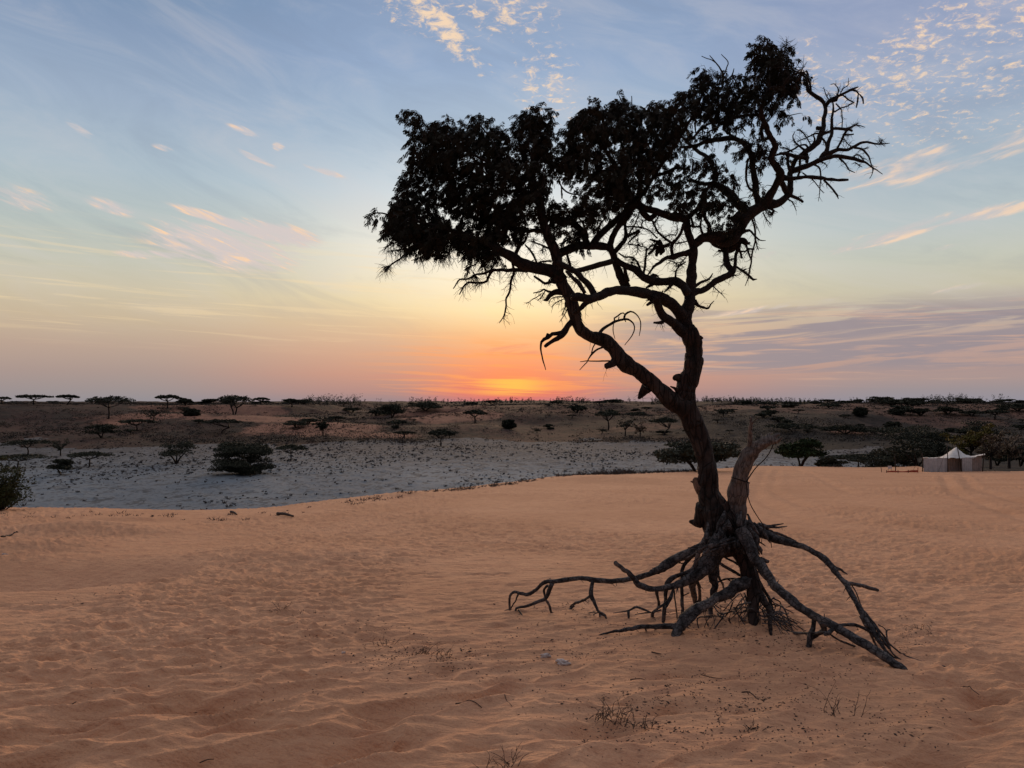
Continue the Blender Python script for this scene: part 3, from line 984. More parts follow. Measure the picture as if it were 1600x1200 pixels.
piece("branch", ["897 496 6, 892 504 5.2, 886 511 4.7, 881 519 5, 875 526 4.2, 865 532 3.3, 855 538 3, 851 541 2.6", "881 519 3.5, 870 521 3, 863 522 2.7, 856 527 2.6, 850 530 2.5, 846 535 2, 845 545 1.5, 847 556 1.2, 849 565 1.1, 853 578 .6",
                 "860 524 1.6, 855 522 2, 853 526 1.6"], M_limb)
piece("branch", ["936 530 5, 937 521 3.2, 941 515 2.6, 954 507 2.1, 962 502 2, 975 499 1.9, 984 500 1.4, 990 507 1, 991 515 .9, 986 527 .8, 976 539 .5",
                 "975 499 1.6, 977 491 1.7, 985 487 1.7, 994 491 1.3, 1000 499 1.1, 1001 512 .9, 999 525 .5", "960 503 1.2, 960 497 1.3, 965 494 1.2, 970 490 1.1, 974 489 1, 977 492 1",
                 "959 504 .8, 958 515 .8, 961 530 .4", "966 502 .9, 967 495 .8", "976 500 1, 978 503 .7"], M_limb, "thin bare twig curling up from the left limb")
piece("branch", ["952 536 4, 942 543 2, 934 546 1.6, 926 552 1.7, 920 560 1, 917 566 .8, 906 578 .5", "930 537 1.3, 926 544 1, 924 553 1", "960 564 1.6, 945 564 1.1, 920 564 .9, 906 565 .5"], M_limb)

# ---- right-hand side
piece("branch", [("1076 462 8, 1086 456 6, 1097 454 5, 1110 446 5, 1122 437 5, 1135 431 5, 1144 425 5.2, 1138 415 4.8, 1135 406 4.5, 1134 394 4.5, 1135 383 6, 1138 372 9", dict(sides=14, skel=True)),
                 "1146 424 4, 1148 416 3, 1149 406 2.4, 1151 395 2.4, 1154 386 3, 1155 376 4", "1143 430 1.5, 1150 430 1", "1137 407 1.3, 1149 404 1.2", "1136 408 1.2, 1131 412 1, 1126 417 .8", "1132 392 1.7, 1122 392 1.8",
                 "1149 416 2, 1162 424 1.9, 1170 431 1.9, 1177 437 1.9, 1183 436 .6", "1161 423 1.6, 1166 420 .8", "1112 445 1, 1130 462 .6", "1085 470 3.5, 1091 478 2.2, 1104 482 1.7, 1107 481 1.6, 1111 475 1, 1116 470 .7",
                 "1085 448 2.6, 1097 440 2, 1107 436 1.6, 1113 427 1"], M_limb, twig=(26, .04, .12, .3))
piece("branch", [("1082 386 6.5, 1090 378 6.3, 1102 371 7, 1120 371 9, 1134 374 11, 1147 370 9.5, 1155 355 9.5, 1163 341 9.5, 1175 332 9.5, 1188 324 9, 1200 319 8, 1212 319 6.3, 1225 311 5.3, 1233 302 5, 1235 290 4.2, 1234 277 4.6, 1237 264 4, 1243 251 3.4, 1251 243 3.2, 1260 236 4.2, 1270 229 4.6, 1278 221 4.5, 1282 210 4, 1286 199 3.6, 1287 187 3.1, 1290 175 3, 1289 165 3, 1284 156 3, 1275 151 3, 1266 144 3, 1262 139 2.6, 1261 127 2.3, 1262 117 2, 1259 111 1.2",
                  dict(Y1=TY + .5, sides=18, skel=True)),
                 "1267 142 1.6, 1266 130 1.5, 1263 124 1.3, 1262 118 1.2", "1134 384 9, 1120 378 8, 1110 372 5", "1150 378 8, 1143 388 6, 1135 392 4"], M_limb, twig=(40, .04, .12, .1))
piece("branch", ["1157 365 3.2, 1165 361 2.4, 1171 360 1.8, 1179 369 1.4, 1187 375 1, 1196 376 .5", "1176 330 1.8, 1175 341 1.3, 1179 356 1.4, 1180 375 1.4, 1176 394 1.3, 1173 412 1.3, 1170 430 1.2, 1164 447 .5",
                 "1179 366 .9, 1182 380 .8, 1185 391 .6", "1155 376 5.5, 1162 376 4, 1167 380 2.8, 1172 379 1.5", "1158 378 3, 1166 382 2.4, 1168 388 1.8, 1179 389 1.4", "1168 388 1.7, 1171 399 1.4, 1175 406 1",
                 "1156 378 3, 1155 388 2, 1157 396 1.8, 1159 404 1.5", "1154 392 1.5, 1164 393 1.3, 1170 389 .8", "1178 340 1, 1183 358 .5", "1192 332 .9, 1198 343 .8, 1205 351 .5", "1195 328 .9, 1204 340 .5",
                 "1198 324 2, 1209 329 1.9, 1205 336 1.9", "1209 329 .8, 1215 332 .5"], M_limb, twig=(16, .04, .1, .9))
piece("branch", [("1150 345 9, 1163 331 8.5, 1153 319 7.5, 1141 304 6.5, 1127 293 5.5, 1115 287 4, 1096 287 2.5, 1078 280 2", dict(skel=True)), "1110 372 5, 1108 357 3.5, 1107 350 3, 1101 338 2.8, 1103 320 2.6, 1100 305 2",
                 "1098 367 1.9, 1095 354 1.8, 1095 344 1.5, 1097 331 1.2, 1100 318 1", "1080 352 2.2, 1084 354 1.6, 1094 354 1.6", "1080 330 2, 1080 341 2, 1084 354 2",
                 ("1074 341 4.5, 1085 331 3.5, 1091 324 3, 1100 305 2.4, 1108 290 2", dict(skel=True)), "1115 287 3, 1115 270 2.6, 1110 252 3, 1102 244 3, 1090 236 3, 1077 225 3, 1062 212 2, 1049 207 1.6"], M_limb, twig=(34, .04, .12, .2))
piece("branch", [("1188 322 7, 1182 305 5.2, 1180 288 5, 1177 268 4.6, 1175 250 4.2, 1168 231 4, 1150 217 4, 1127 217 4, 1102 222 3.2, 1085 228 2.6, 1062 230 2", dict(skel=True)),
                 "1180 300 2.2, 1170 293 2.1, 1166 277 2, 1166 262 2, 1168 248 1.6", "1150 217 2, 1130 200 1.7, 1142 188 1.5, 1156 182 2, 1170 180 2.1, 1184 180 3", "1081 218 2, 1094 203 2, 1109 193 1.8, 1122 190 1.5, 1140 178 1.4",
                 "1176 290 1, 1190 285 .7", "1150 282 1.5, 1140 275 1.2"], M_limb, twig=(30, .04, .12, .1))
piece("branch", [("1196 320 9, 1203 306 6.8, 1210 294 5.8, 1216 281 5.8, 1220 271 6, 1213 261 5.5, 1206 250 4.7, 1208 237 5, 1212 229 4.4, 1206 218 4, 1200 207 3.8, 1196 194 3.8, 1190 181 3.8, 1190 167 3, 1197 149 3, 1208 137 2.6, 1222 142 2.2", dict(skel=True)),
                 ("1219 143 2, 1223 136 2.1, 1227 129 2, 1235 119 2, 1243 115 1.8, 1252 113 1.4, 1262 111 .8", dict(skel=True)), "1222 142 1.4, 1231 142 .7", "1200 215 2.5, 1193 218 2.6, 1190 202 2.2, 1192 190 2", "1234 119 1, 1240 126 .8",
                 "1180 178 1.4, 1180 150 1.4, 1180 134 1.3, 1180 115 1.3, 1177 101 1.2, 1173 89 .7", "1197 148 1.4, 1205 110 1.3, 1207 90 1, 1192 68 .7",
                 "1225 150 1, 1221 88 1, 1218 81 1, 1210 73 .8, 1202 70 .5", "1222 90 1.3, 1230 76 .9, 1238 72 .5", "1230 76 .7, 1228 61 .4", "1220 84 .6, 1220 71 .4", "1245 113 .6, 1258 104 .4"], M_limb, twig=(26, .04, .12, 0))
piece("branch", [("1233 304 4, 1219 280 4.5, 1237 279 3.4, 1252 277 3, 1269 277 2.7, 1287 279 2.5, 1306 281 2.2, 1325 281 1.6", dict(rough=.4, skel=True)), "1287 281 1.6, 1297 291 1.5, 1304 300 1.6, 1308 305 1.7, 1310 311 .6",
                 "1271 257 1.6, 1279 261 1.5, 1282 270 1.3, 1282 287 1, 1279 315 .4", "1254 270 1, 1270 281 .9, 1281 295 .8, 1287 302 .5", "1235 305 2.8, 1247 311 2.2, 1254 316 2.2", "1246 308 .9, 1256 306 .5",
                 "1231 311 1.1, 1239 317 .9, 1244 329 .5"], M_limb, twig=(12, .03, .08, .5))
piece("branch", [("1236 268 4.5, 1248 264 4.2, 1257 261 4, 1269 256 3.6, 1281 250 3.5, 1294 246 3.3, 1306 244 3.2, 1319 245 3, 1331 247 2.8, 1344 251 2.4, 1352 254 1.6, 1362 261 1.1, 1379 272 .5", dict(skel=True)),
                 "1311 247 1.6, 1321 256 1.2, 1326 265 1, 1336 270 .5", "1332 247 1.5, 1337 242 1.4, 1342 242 1.3, 1349 251 1.2", "1280 252 1, 1290 256 .8, 1293 262 .5", "1336 254 .9, 1347 261 .5"], M_limb, twig=(22, .03, .09, .3))
piece("branch", [("1282 249 4, 1288 240 4, 1296 239 3.6, 1310 234 3.2, 1325 234 2.7, 1335 229 2.2, 1344 224 1.9, 1354 222 1.7, 1369 225 1.4, 1379 225 1.2, 1390 224 .4", dict(skel=True)), "1377 224 .7, 1379 217 .4", "1376 224 .6, 1373 217 .4",
                 "1335 231 2, 1344 232 1.8, 1351 236 1.6, 1357 245 1.3, 1362 257 1, 1364 269 .8, 1359 279 .4", "1319 217 .8, 1324 224 .8, 1331 231 .8", "1346 233 .8, 1358 231 .6",
                 "1307 234 1.8, 1315 220 1.8, 1319 210 1.9, 1324 203 1.4", "1319 210 1.4, 1325 211 1.6, 1334 210 1.2"], M_limb, twig=(22, .03, .09, .2))
piece("branch", [("1291 238 3.4, 1293 231 3, 1296 220 3, 1300 209 2.6, 1300 199 2.5, 1300 184 2, 1302 172 1.9, 1301 160 1", None), "1300 201 2.5, 1312 201 2.4, 1325 201 2.1, 1332 197 1.4, 1340 196 1, 1352 199 .5", "1331 198 .8, 1341 192 .5", "1324 201 1.7, 1332 205 1.4",
                 "1304 175 1.4, 1312 170 1.2, 1325 165 1, 1335 160 .8", "1306 162 1, 1314 171 .9, 1316 186 .9, 1316 199 .9", "1285 201 2.6, 1276 200 3.2", "1282 212 2, 1292 207 2, 1300 204 1.8"], M_limb, twig=(22, .03, .08, 0))
piece("branch", [("1290 166 2.6, 1297 157 3.1, 1306 152 2.6, 1316 147 2.3, 1329 141 2, 1341 136 .8", None), "1310 150 1.3, 1317 149 1.2, 1325 155 1.1, 1335 160 .8", "1333 141 1.5, 1338 142 1.4, 1342 147 1.2", "1296 158 3.5, 1306 156 3.8, 1309 151 2",
                 "1308 150 1, 1310 140 1, 1303 131 .7, 1298 132 .6", "1312 148 .8, 1318 138 .8, 1325 133 .6, 1326 122 .3", "1296 157 .9, 1290 148 .9, 1287 136 .5", "1298 156 .7, 1295 145 .5"], M_limb, twig=(18, .03, .09, -.4))
piece("branch", ["1263 233 2.2, 1259 226 1.6, 1247 229 1.3, 1232 237 1.6, 1219 240 2, 1207 244 1.8", "1262 247 3.4, 1244 245 3, 1231 241 2.6, 1219 240 2", "1231 242 2.6, 1231 256 2.2, 1235 267 3", "1250 244 2, 1250 256 1.9, 1249 269 1.8, 1246 277 2",
                 "1260 240 3.2, 1261 253 3", "1219 231 1, 1229 232 1, 1238 238 .9", "1268 228 1, 1261 217 1, 1255 207 1, 1250 203 1.2, 1246 203 1.4", "1256 234 2, 1250 229 1.6, 1241 222 1.3, 1239 212 .8, 1242 206 .5", "1246 221 .8, 1258 216 .8, 1270 210 1.2, 1279 209 1.6",
                 "1283 215 1.8, 1290 223 1.8, 1292 233 1.6", "1280 205 1, 1294 206 1.2"], M_limb, twig=(30, .03, .1, 0))
# ---- inner tangle
piece("branch", ["1078 394 5.5, 1065 397 4.3, 1052 401 4.6, 1044 402 3.2, 1035 407 3, 1024 415 2.1, 1015 425 1.5, 1010 433 1.2", "1051 400 3.2, 1049 388 2.9, 1051 379 3.2, 1057 374 2.6, 1064 362 2.6, 1068 350 2.6", "1050 380 2.2, 1037 371 1.9, 1027 360 1.8, 1020 346 1.5",
                 "1046 382 2.6, 1038 385 3, 1030 384 4.5", "1030 378 3, 1025 377 2.2, 1015 374 1.1", "1027 381 1.5, 1017 385 1.3, 1011 391 1", "1026 384 2.2, 1020 391 2.2, 1014 397 1.8", "1010 387 1.2, 1009 400 1.7, 1008 412 1.9, 1006 428 2.1",
                 "1037 371 1, 1047 367 1, 1056 367 .9, 1059 358 .8, 1057 350 .6", "1052 380 1.1, 1062 380 1, 1074 377 1", "1056 435 1.5, 1056 425 1.2, 1061 416 1.2, 1071 410 1", "1061 414 1, 1052 409 .9, 1044 407 .8", "1061 414 .8, 1074 400 .6"], M_limb, twig=(44, .04, .12, .2))
piece("branch", ["1003 430 2.2, 1000 420 1.9, 995 409 1.6, 987 402 1.5, 976 401 1.4, 967 395 1.2", "990 406 .9, 986 415 .8", "960 394 4.6, 965 388 4.2, 974 378 3.6, 978 368 3.2, 977 355 2.6, 977 344 3", "978 371 1.6, 990 365 2, 999 360 2.1", "981 380 1, 992 369 1.7, 1000 361 1.8",
                 "981 368 1, 992 350 1, 999 332 1", "979 354 1.3, 1000 355 1.2, 1015 361 1.2, 1027 372 1.4", "1002 356 .8, 1005 346 .7, 1015 344 .6", "982 381 .9, 994 383 .9, 1009 387 .9", "996 372 .6, 997 387 .7, 994 399 .6",
                 "1006 334 4.6, 1015 342 4.6, 1025 334 4", "1001 326 4.6, 1006 334 4.6", "1021 350 1.5, 1026 343 1.2, 1030 335 1"], M_limb, twig=(44, .04, .12, .1))
piece("branch", [("958 396 4.5, 950 387 5, 938 385 6, 925 384 6, 912 384 6, 900 386 6.2, 887 390 7, 876 396 6.5, 866 400 5", dict(skel=True)), "926 382 6, 932 373 6, 944 361 5.2, 956 350 4.8, 969 339 4.6, 978 330 4.5",
                 ("918 380 5, 912 370 5.2, 906 358 5, 897 351 4.8, 887 345 4.4, 875 342 3.5, 860 342 3.2, 850 346 3", dict(skel=True)), "918 372 2.6, 914 356 2, 909 346 1.6, 903 338 1.2, 896 325 1", "898 342 1.3, 904 337 1.5, 912 336 1.6, 925 336 1.6, 934 337 1.4, 946 332 1.2",
                 "902 348 1.2, 912 345 1.2, 925 344 1.2, 942 346 1.2", "886 398 2.1, 890 412 2.1, 894 426 2.1", "932 373 2, 935 360 1.8, 938 350 1.5, 948 340 1.2"], M_limb, twig=(60, .04, .13, .1))
piece("branch", [("856 362 4.5, 847 361 4, 837 360 3.2, 825 361 3.2, 812 361 3.2, 800 356 3, 780 348 2.6, 760 340 2.2, 735 325 1.8", dict(skel=True)), "826 362 1.7, 820 377 2, 812 383 2.5, 807 393 3, 806 402 3", "812 381 3, 805 376 3, 799 366 1.6", "820 382 1.2, 829 392 1.8, 836 405 1.8, 839 414 2",
                 "868 392 2, 857 388 1.6, 850 384 1.3, 837 379 1.1, 829 377 .8", "834 378 .8, 833 370 .6", "849 386 .8, 848 396 .5", "838 412 1, 850 408 1.4, 862 408 1.5"], M_limb, twig=(34, .04, .12, .3))
# limbs that carry the foliage (mostly hidden by it)
piece("branch", [("850 340 5, 838 315 4, 815 295 3.4, 790 275 3, 765 255 2.6, 735 240 2.2, 705 222 1.8, 675 205 1.3, 655 185 .9", dict(Y1=TY - .5, skel=True)), ("815 295 3, 790 300 2.6, 750 295 2.2, 710 285 1.8, 670 270 1.4, 645 255 1", dict(skel=True)),
                 ("790 275 2.4, 780 245 2, 765 215 1.6, 750 195 1.1", dict(skel=True)), ("842 310 3, 825 270 2.6, 815 240 2, 810 218 1.2", dict(Y1=TY + .3, skel=True)), ("780 348 2, 750 345 1.8, 710 330 1.6, 670 315 1.2, 640 305 1", dict(Y1=TY + .4, skel=True)),
                 "853 316 2, 857 297 1.7, 861 286 1.4, 864 270 1"], M_limb)
piece("branch", [("988 318 6.5, 978 290 5, 962 260 4, 942 230 3, 922 205 2.2, 905 186 1.2", dict(Y1=TY - .4, skel=True)), ("978 290 4, 950 285 3, 920 275 2.4, 895 255 1.8, 880 230 1.2", dict(skel=True)), ("998 310 5, 1001 280 4, 998 245 3, 985 200 2, 968 150 .7", dict(Y1=TY + .3, skel=True)),
                 ("1004 305 4, 1022 275 3.2, 1042 245 2.8, 1062 215 2.3, 1080 185 2, 1096 150 1.6, 1098 122 1", dict(Y1=TY - .2, skel=True)), ("1022 275 3, 1040 270 2.4, 1058 262 2, 1078 265 1.6", dict(skel=True)), ("1080 185 1.8, 1105 165 1.6, 1130 150 1.3, 1150 145 1", dict(skel=True)),
                 "904 304 1.3, 895 303 1.3, 885 299 1.4, 877 292 1.5, 874 285 1", "877 293 1, 878 299 1", "988 178 .9, 987 150 .6", "1128 140 1.6, 1130 119 1.5, 1126 108 1.3, 1118 98 1, 1109 87 .5", "1130 120 1.1, 1136 104 1, 1138 96 .9, 1127 85 .5",
                 "1134 135 1.1, 1137 125 1, 1144 118 1.2, 1147 107 .6", "1144 119 .8, 1163 119 .7", "1145 119 1, 1152 133 1", "1118 98 .7, 1112 94 .7, 1096 88 .6"], M_limb)

# ---- foliage: drooping sprays of tiny-leaved sprigs
FOL = {
    'left': ([[(643, 172), (662, 195), (690, 191), (715, 202), (735, 189), (752, 186), (775, 197), (790, 212), (806, 220), (812, 197), (820, 166), (836, 163), (846, 180), (862, 198), (860, 215), (866, 245),
               (870, 262), (864, 285), (850, 300), (842, 322), (836, 342), (815, 350), (790, 366), (760, 384), (735, 380), (712, 372), (690, 384), (665, 386), (648, 380), (625, 366), (607, 352), (612, 330), (622, 300), (630, 280), (640, 255), (638, 235), (646, 210)]], 1420),
    'middle': ([[(872, 226), (880, 198), (892, 184), (905, 180), (915, 168), (932, 165), (946, 177), (960, 166), (968, 150), (985, 167), (1002, 173), (1020, 162), (1042, 157), (1056, 170), (1062, 200), (1040, 250), (1010, 285), (990, 300), (950, 312), (905, 300), (880, 290), (868, 262)]], 760),
}
ELL = [('top', 1205, 100, 24, 36, 84), ('top', 1232, 120, 20, 28, 54), ('top', 1192, 80, 10, 18, 20), ('top', 1222, 150, 16, 16, 14), ('upper', 1110, 150, 32, 34, 110), ('upper', 1098, 122, 10, 20, 30), ('upper', 1080, 165, 30, 24, 52),
       ('upper', 1165, 135, 24, 24, 52), ('upper', 1145, 160, 28, 24, 70), ('upper', 1185, 160, 24, 24, 60), ('upper', 1120, 185, 30, 16, 26), ('upper', 1215, 172, 14, 16, 14), ('right', 1040, 205, 34, 40, 66), ('right', 1060, 240, 28, 26, 24),
       ('right', 1050, 285, 22, 18, 30), ('right', 1078, 305, 36, 26, 82), ('right', 1115, 258, 24, 18, 40), ('right', 1130, 280, 26, 16, 18), ('right', 1172, 235, 26, 16, 42), ('right', 1195, 250, 14, 16, 12), ('right', 1125, 325, 30, 20, 42),
       ('right', 1132, 348, 22, 18, 36), ('right', 1160, 300, 20, 20, 12), ('right', 1150, 205, 24, 20, 10), ('right', 1105, 215, 26, 18, 14), ('right', 1190, 300, 14, 14, 8), ('right', 1180, 190, 14, 14, 9), ('right', 1222, 246, 12, 10, 6), ('right', 1195, 225, 10, 12, 5), ('right', 1110, 300, 20, 14, 16),
       ('middle', 905, 325, 38, 14, 34), ('middle', 880, 340, 18, 14, 22), ('middle', 890, 365, 22, 14, 20), ('middle', 950, 318, 34, 14, 34), ('middle', 925, 345, 20, 12, 10), ('middle', 1012, 300, 26, 12, 24), ('middle', 990, 335, 20, 8, 6),
       ('left', 866, 325, 10, 22, 16), ('left', 700, 372, 40, 12, 40), ('left', 640, 360, 24, 18, 34), ('left', 760, 375, 40, 14, 40), ('left', 620, 345, 16, 22, 22), ('left', 755, 392, 30, 10, 22), ('left', 800, 350, 40, 18, 40), ('left', 663, 384, 18, 8, 14), ('left', 740, 405, 20, 8, 6), ('left', 655, 384, 14, 8, 12), ('left', 700, 380, 30, 8, 8), ('left', 848, 180, 10, 12, 8), ('left', 585, 340, 6, 8, 4), ('left', 583, 328, 6, 4, 2), ('left', 640, 182, 6, 10, 4),
       ('right', 1228, 182, 5, 4, 2), ('right', 1246, 183, 3, 3, 1), ('right', 1100, 400, 0.1, 0.1, 0), ('middle', 880, 425, 14, 8, 3), ('middle', 862, 350, 8, 14, 8)]


def inpoly(x, y, poly):
    ins = False
    j = len(poly) - 1
    for i in range(len(poly)):
        (xi, yi), (xj, yj) = poly[i], poly[j]
        if (yi > y) != (yj > y) and x < (xj - xi) * (y - yi) / (yj - yi) + xi:
            ins = not ins
        j = i
    return ins


sk = np.array(SKEL)
skx = 800 + 1200 * sk[:, 0] / sk[:, 1]
sky_ = 628 - 1200 * (sk[:, 2] - EYE) / sk[:, 1]
rf = random.Random(21)
pts_by = {}


def addpt(clump, px, py, spread=.55):
    i = int(np.argmin(np.hypot(skx - px, sky_ - py) + np.array([rf.random() * 12 for _ in range(1)])[0]))
    Yc = sk[i, 1]
    Yk = min(max(Yc * .6 + TY * .4 + rf.gauss(0, spread * .5), TY - 1.1), TY + 1.2)
    pts_by.setdefault(clump, []).append(P(px + 4 + (5 if clump == 'middle' and px < 900 else 0) - (4 if clump == 'left' and px > 845 else 0), py, Yk))


for cn, (polys, n) in FOL.items():
    poly = polys[0]
    xs, ys = [p[0] for p in poly], [p[1] for p in poly]
    k = 0
    while k < n:
        x, y = rf.uniform(min(xs), max(xs)), rf.uniform(min(ys), max(ys))
        if not inpoly(x, y, poly): continue
        if vnoise(np.array(x / 22.0), np.array(y / 22.0), 5) < .30 and rf.random() < .72: continue
        addpt(cn, x, y - 4)
        k += 1
for cn, x, y, rx, ry, n in ELL:
    for _ in range(int(round(n * {'right': .56, 'upper': .6, 'top': .8}.get(cn, 1)))):
        a, q = rf.uniform(0, 2 * math.pi), math.sqrt(rf.random())
        addpt(cn, x + rx * q * math.cos(a), y + ry * q * math.sin(a) - 3, .4 if cn != 'top' else .3)

# connect every spray to the nearest wood with a thin branchlet
allp = [(c, p) for c, ps in pts_by.items() for p in ps]
P3 = np.array([p for _, p in allp])
net = sk[:, :3].copy()
d0 = np.array([np.min(np.linalg.norm(net - p, axis=1)) for p in P3])
order = np.argsort(d0)
TW = {c: MB() for c in pts_by}
LF = {c: ([], [], []) for c in pts_by}


def leaf(clump, base, d, ln):
    """one compound leaf: pairs of narrow pinnae along a drooping stalk"""
    C, U, W_ = LF[clump]
    d = d / np.linalg.norm(d)
    side = np.cross(d, np.array([rf.gauss(0, 1), rf.gauss(0, 1), rf.gauss(0, 1)]))
    side /= np.linalg.norm(side) + 1e-9
    nrm = np.cross(d, side)
    n = 4
    for i in range(n):
        t = (i + .7) / n
        c = base + d * ln * t
        for sgn in (-1, 1):
            u = side * sgn * .72 + d * .62 + np.array([0, 0, -.22])
            u /= np.linalg.norm(u)
            hl = .0138 * (1.15 - .35 * t) * rf.uniform(.8, 1.25)
            w = np.cross(u, nrm)
            w = w / (np.linalg.norm(w) + 1e-9) * hl * .36
            C.append(c + u * hl); U.append(u * hl); W_.append(w)


nets = list(net)
NA = np.zeros((len(net) + 9000, 3)); NA[:len(net)] = net
nn = len(net)
for oi in order:
    cn, p = allp[oi]
    dist = np.linalg.norm(NA[:nn] - p, axis=1)
    j = int(np.argmin(dist))
    a = NA[j]
    dl = dist[j]
    mid = (a + p) / 2 + np.array([rf.gauss(0, .12), rf.gauss(0, .12), rf.gauss(.06, .08)]) * dl
    cv = spline(np.array([[*a, .0045], [*mid, .0028], [*p, .0016]]), .05)
    cv[:, 3] = np.linspace(min(.0055, .0018 + dl * .012), .0014, len(cv))
    if dl > .02: TW[cn].tube(cv[:, :3], cv[:, 3], 4, cap=False)
    for q in cv[1:]:
        if nn < len(NA):
            NA[nn] = q[:3]; nn += 1
    # the spray itself: a curving sprig hanging with the wind, leaves off both sides
    od = (p - a) / (dl + 1e-6)
    d = np.array([od[0] * .5 + rf.gauss(-.25, .45), rf.gauss(0, .5), rf.gauss(.1, .5)])
    d /= np.linalg.norm(d)
    q = p.copy()
    pl = [q.copy()]
    ns = rf.randint(4, 8)
    for k in range(ns):
        d = d + np.array([rf.gauss(-.05, .15), rf.gauss(0, .15), -.24])
        d /= np.linalg.norm(d)
        q = q + d * .021
        pl.append(q.copy())
        for _ in range(1 if rf.random() < .6 else 2):
            ld = d * .5 + np.array([rf.gauss(-.22, .42), rf.gauss(0, .5), rf.gauss(-.75, .35)])
            leaf(cn, q, ld, rf.uniform(.030, .058))
    TW[cn].tube(pl, np.linspace(.0014, .0007, len(pl)), 3, cap=False)
for cn in pts_by:
    C, U, W_ = (np.array(v) for v in LF[cn])
    fm = MB()
    fm.cards(C, U, W_)
    fo = fm.build("foliage", M_leaf, tree, smooth=False, loc=TLOC)
    fo.location = (0, 0, 0)
    to = TW[cn].build("twigs", M_limb, tree, loc=TLOC)
    to.location = (0, 0, 0)

# ---- pods
PODS = [(1341, 147, 1340, 158, 1338, 168), (1343, 147, 1348, 154, 1349, 162), (877, 297, 878, 304, 878, 310), (1087, 184, 1086, 196, 1087, 207), (1072, 190, 1072, 198, 1073, 205), (1077, 206, 1075, 212, 1074, 219), (1083, 253, 1082, 261, 1081, 269),
        (1089, 251, 1089, 257, 1088, 263), (1147, 285, 1147, 294, 1145, 302), (1158, 190, 1159, 198, 1165, 205), (1117, 203, 1111, 204, 1104, 208), (1271, 211, 1273, 218, 1270, 225), (1074, 203, 1077, 212, 1076, 222), (1251, 118, 1247, 124, 1243, 128),
        (1194, 186, 1192, 192, 1189, 198), (1052, 182, 1053, 190, 1052, 198), (1108, 205, 1110, 214, 1108, 222), (1243, 130, 1246, 138, 1247, 146), (1207, 138, 1208, 148, 1205, 156)]
for pd in PODS:
    mb = MB()
    x0, y0, x1, y1, x2, y2 = pd
    nd = np.array(NODES)
    Yk = nd[int(np.argmin(np.hypot(nd[:, 0] - x0, nd[:, 1] - y0))), 2]
    c = spline(np.array([[*P(x0, y0, Yk), .004], [*P((x0 + x1) / 2, (y0 + y1) / 2, Yk), .008], [*P(x1, y1, Yk + .01), .0085], [*P(x2, y2, Yk + .015), .006]]), .006)
    c[:, 3] *= 1 + .12 * np.sin(np.arange(len(c)) * 1.3)
    mb.tube(c[:, :3], c[:, 3], 8)
    o = mb.build("seed_pod", M_pod, tree, loc=TLOC)
    o.location = (0, 0, 0)
mb = MB()
for x, y, r_ in ((1030, 388, 7), (1034, 392, 5), (1027, 394, 4), (1031, 381, 4)):
    c = P(x, y, NODES[0][2] + .1)
    a = spline(np.array([[*(c + np.array([0, 0, .04])), .01], [*c, r_ * .0055], [*(c - np.array([.01, 0, .035])), .012]]), .008)
    mb.tube(a[:, :3], a[:, 3], 9, .6, int(x))
o = mb.build("seed_pod", M_pod, tree, loc=TLOC); o.location = (0, 0, 0); o['label'] = "thick dark cluster of curled pods"

# ---- dead stump and roots
piece("dead_stump", [("1153 838 11, 1151 820 14, 1151 794 14, 1154 760 13.2, 1158 736 12.3, 1166 716 12.2, 1178 702 10.5, 1192 693 8.3, 1203 688 6.6, 1212 685 4", dict(Y0=TY + .06, Y1=TY - .3, sides=32, ridg=.07, rough=.15)),
                     "1169 712 6, 1172 695 4, 1172 680 3.4, 1173 664 3, 1174 651 1.2", "1172 682 2, 1169 676 1, 1166 674 .5", "1173 664 1.6, 1179 657 1, 1184 652 .5", "1205 688 4, 1213 680 3, 1219 678 1", "1204 690 4, 1214 690 3, 1222 683 1", "1198 688 4, 1200 680 2, 1207 676 .8",
                     "1184 696 4, 1190 683 1.6, 1188 677 .6", "1146 770 4, 1139 768 1.5"], M_snag, "pale barkless dead stem standing right of the trunk")
piece("root", [("1130 828 9, 1112 845 9, 1090 858 8.3, 1072 867 7.7, 1050 877 7.2, 1034 887 6.2, 1021 894 4.6, 1001 901 4.1, 987 904 3.8, 965 907 3.8, 944 907 3.8, 931 906 3.9, 914 904 3.5, 897 904 3.4, 881 906 3.4, 869 908 3.4, 852 909 2.9, 843 916 2.7, 833 925 2.5, 822 929 2.4, 813 927 2.2, 804 925 2, 797 930 1.9, 796 941 1.7, 797 956 1.5",
                dict(Y0=TY - .12, ground=True, sides=12, ridg=.06)),
               ("810 928 1.4, 805 939 1.2, 798 952 1.1", dict(ground=True)), ("863 911 4, 858 923 3.5, 852 935 3, 841 940 2.6, 830 944 2.4, 819 948 2.2, 807 951 2, 806 960 1.3", dict(ground=True)), "856 915 2.2, 850 921 2.1, 851 933 2",
               ("852 936 2, 858 945 1.9, 861 956 1.5, 870 958 1", dict(ground=True)), ("810 953 1.5, 816 961 1.2, 822 969 .8", dict(ground=True)), ("798 951 1, 785 957 .6", dict(ground=True)),
               ("926 908 3.2, 924 918 2.9, 923 930 3, 928 939 2.6, 932 950 2.3, 937 957 2.4, 946 962 1.9, 948 970 1.1", dict(ground=True)), ("937 957 1.5, 937 968 1", dict(ground=True)), ("935 956 1.2, 925 962 .8", dict(ground=True)),
               ("923 931 2.4, 909 939 2.1, 897 943 2, 890 950 1.5", dict(ground=True)), ("897 947 1.5, 886 953 1.5, 866 951 1.6", dict(ground=True)), ("884 956 1.2, 896 960 1.2, 912 969 .9", dict(ground=True)), ("930 956 1, 915 959 .7", dict(ground=True))], M_root,
      "long root snaking out low to the left")
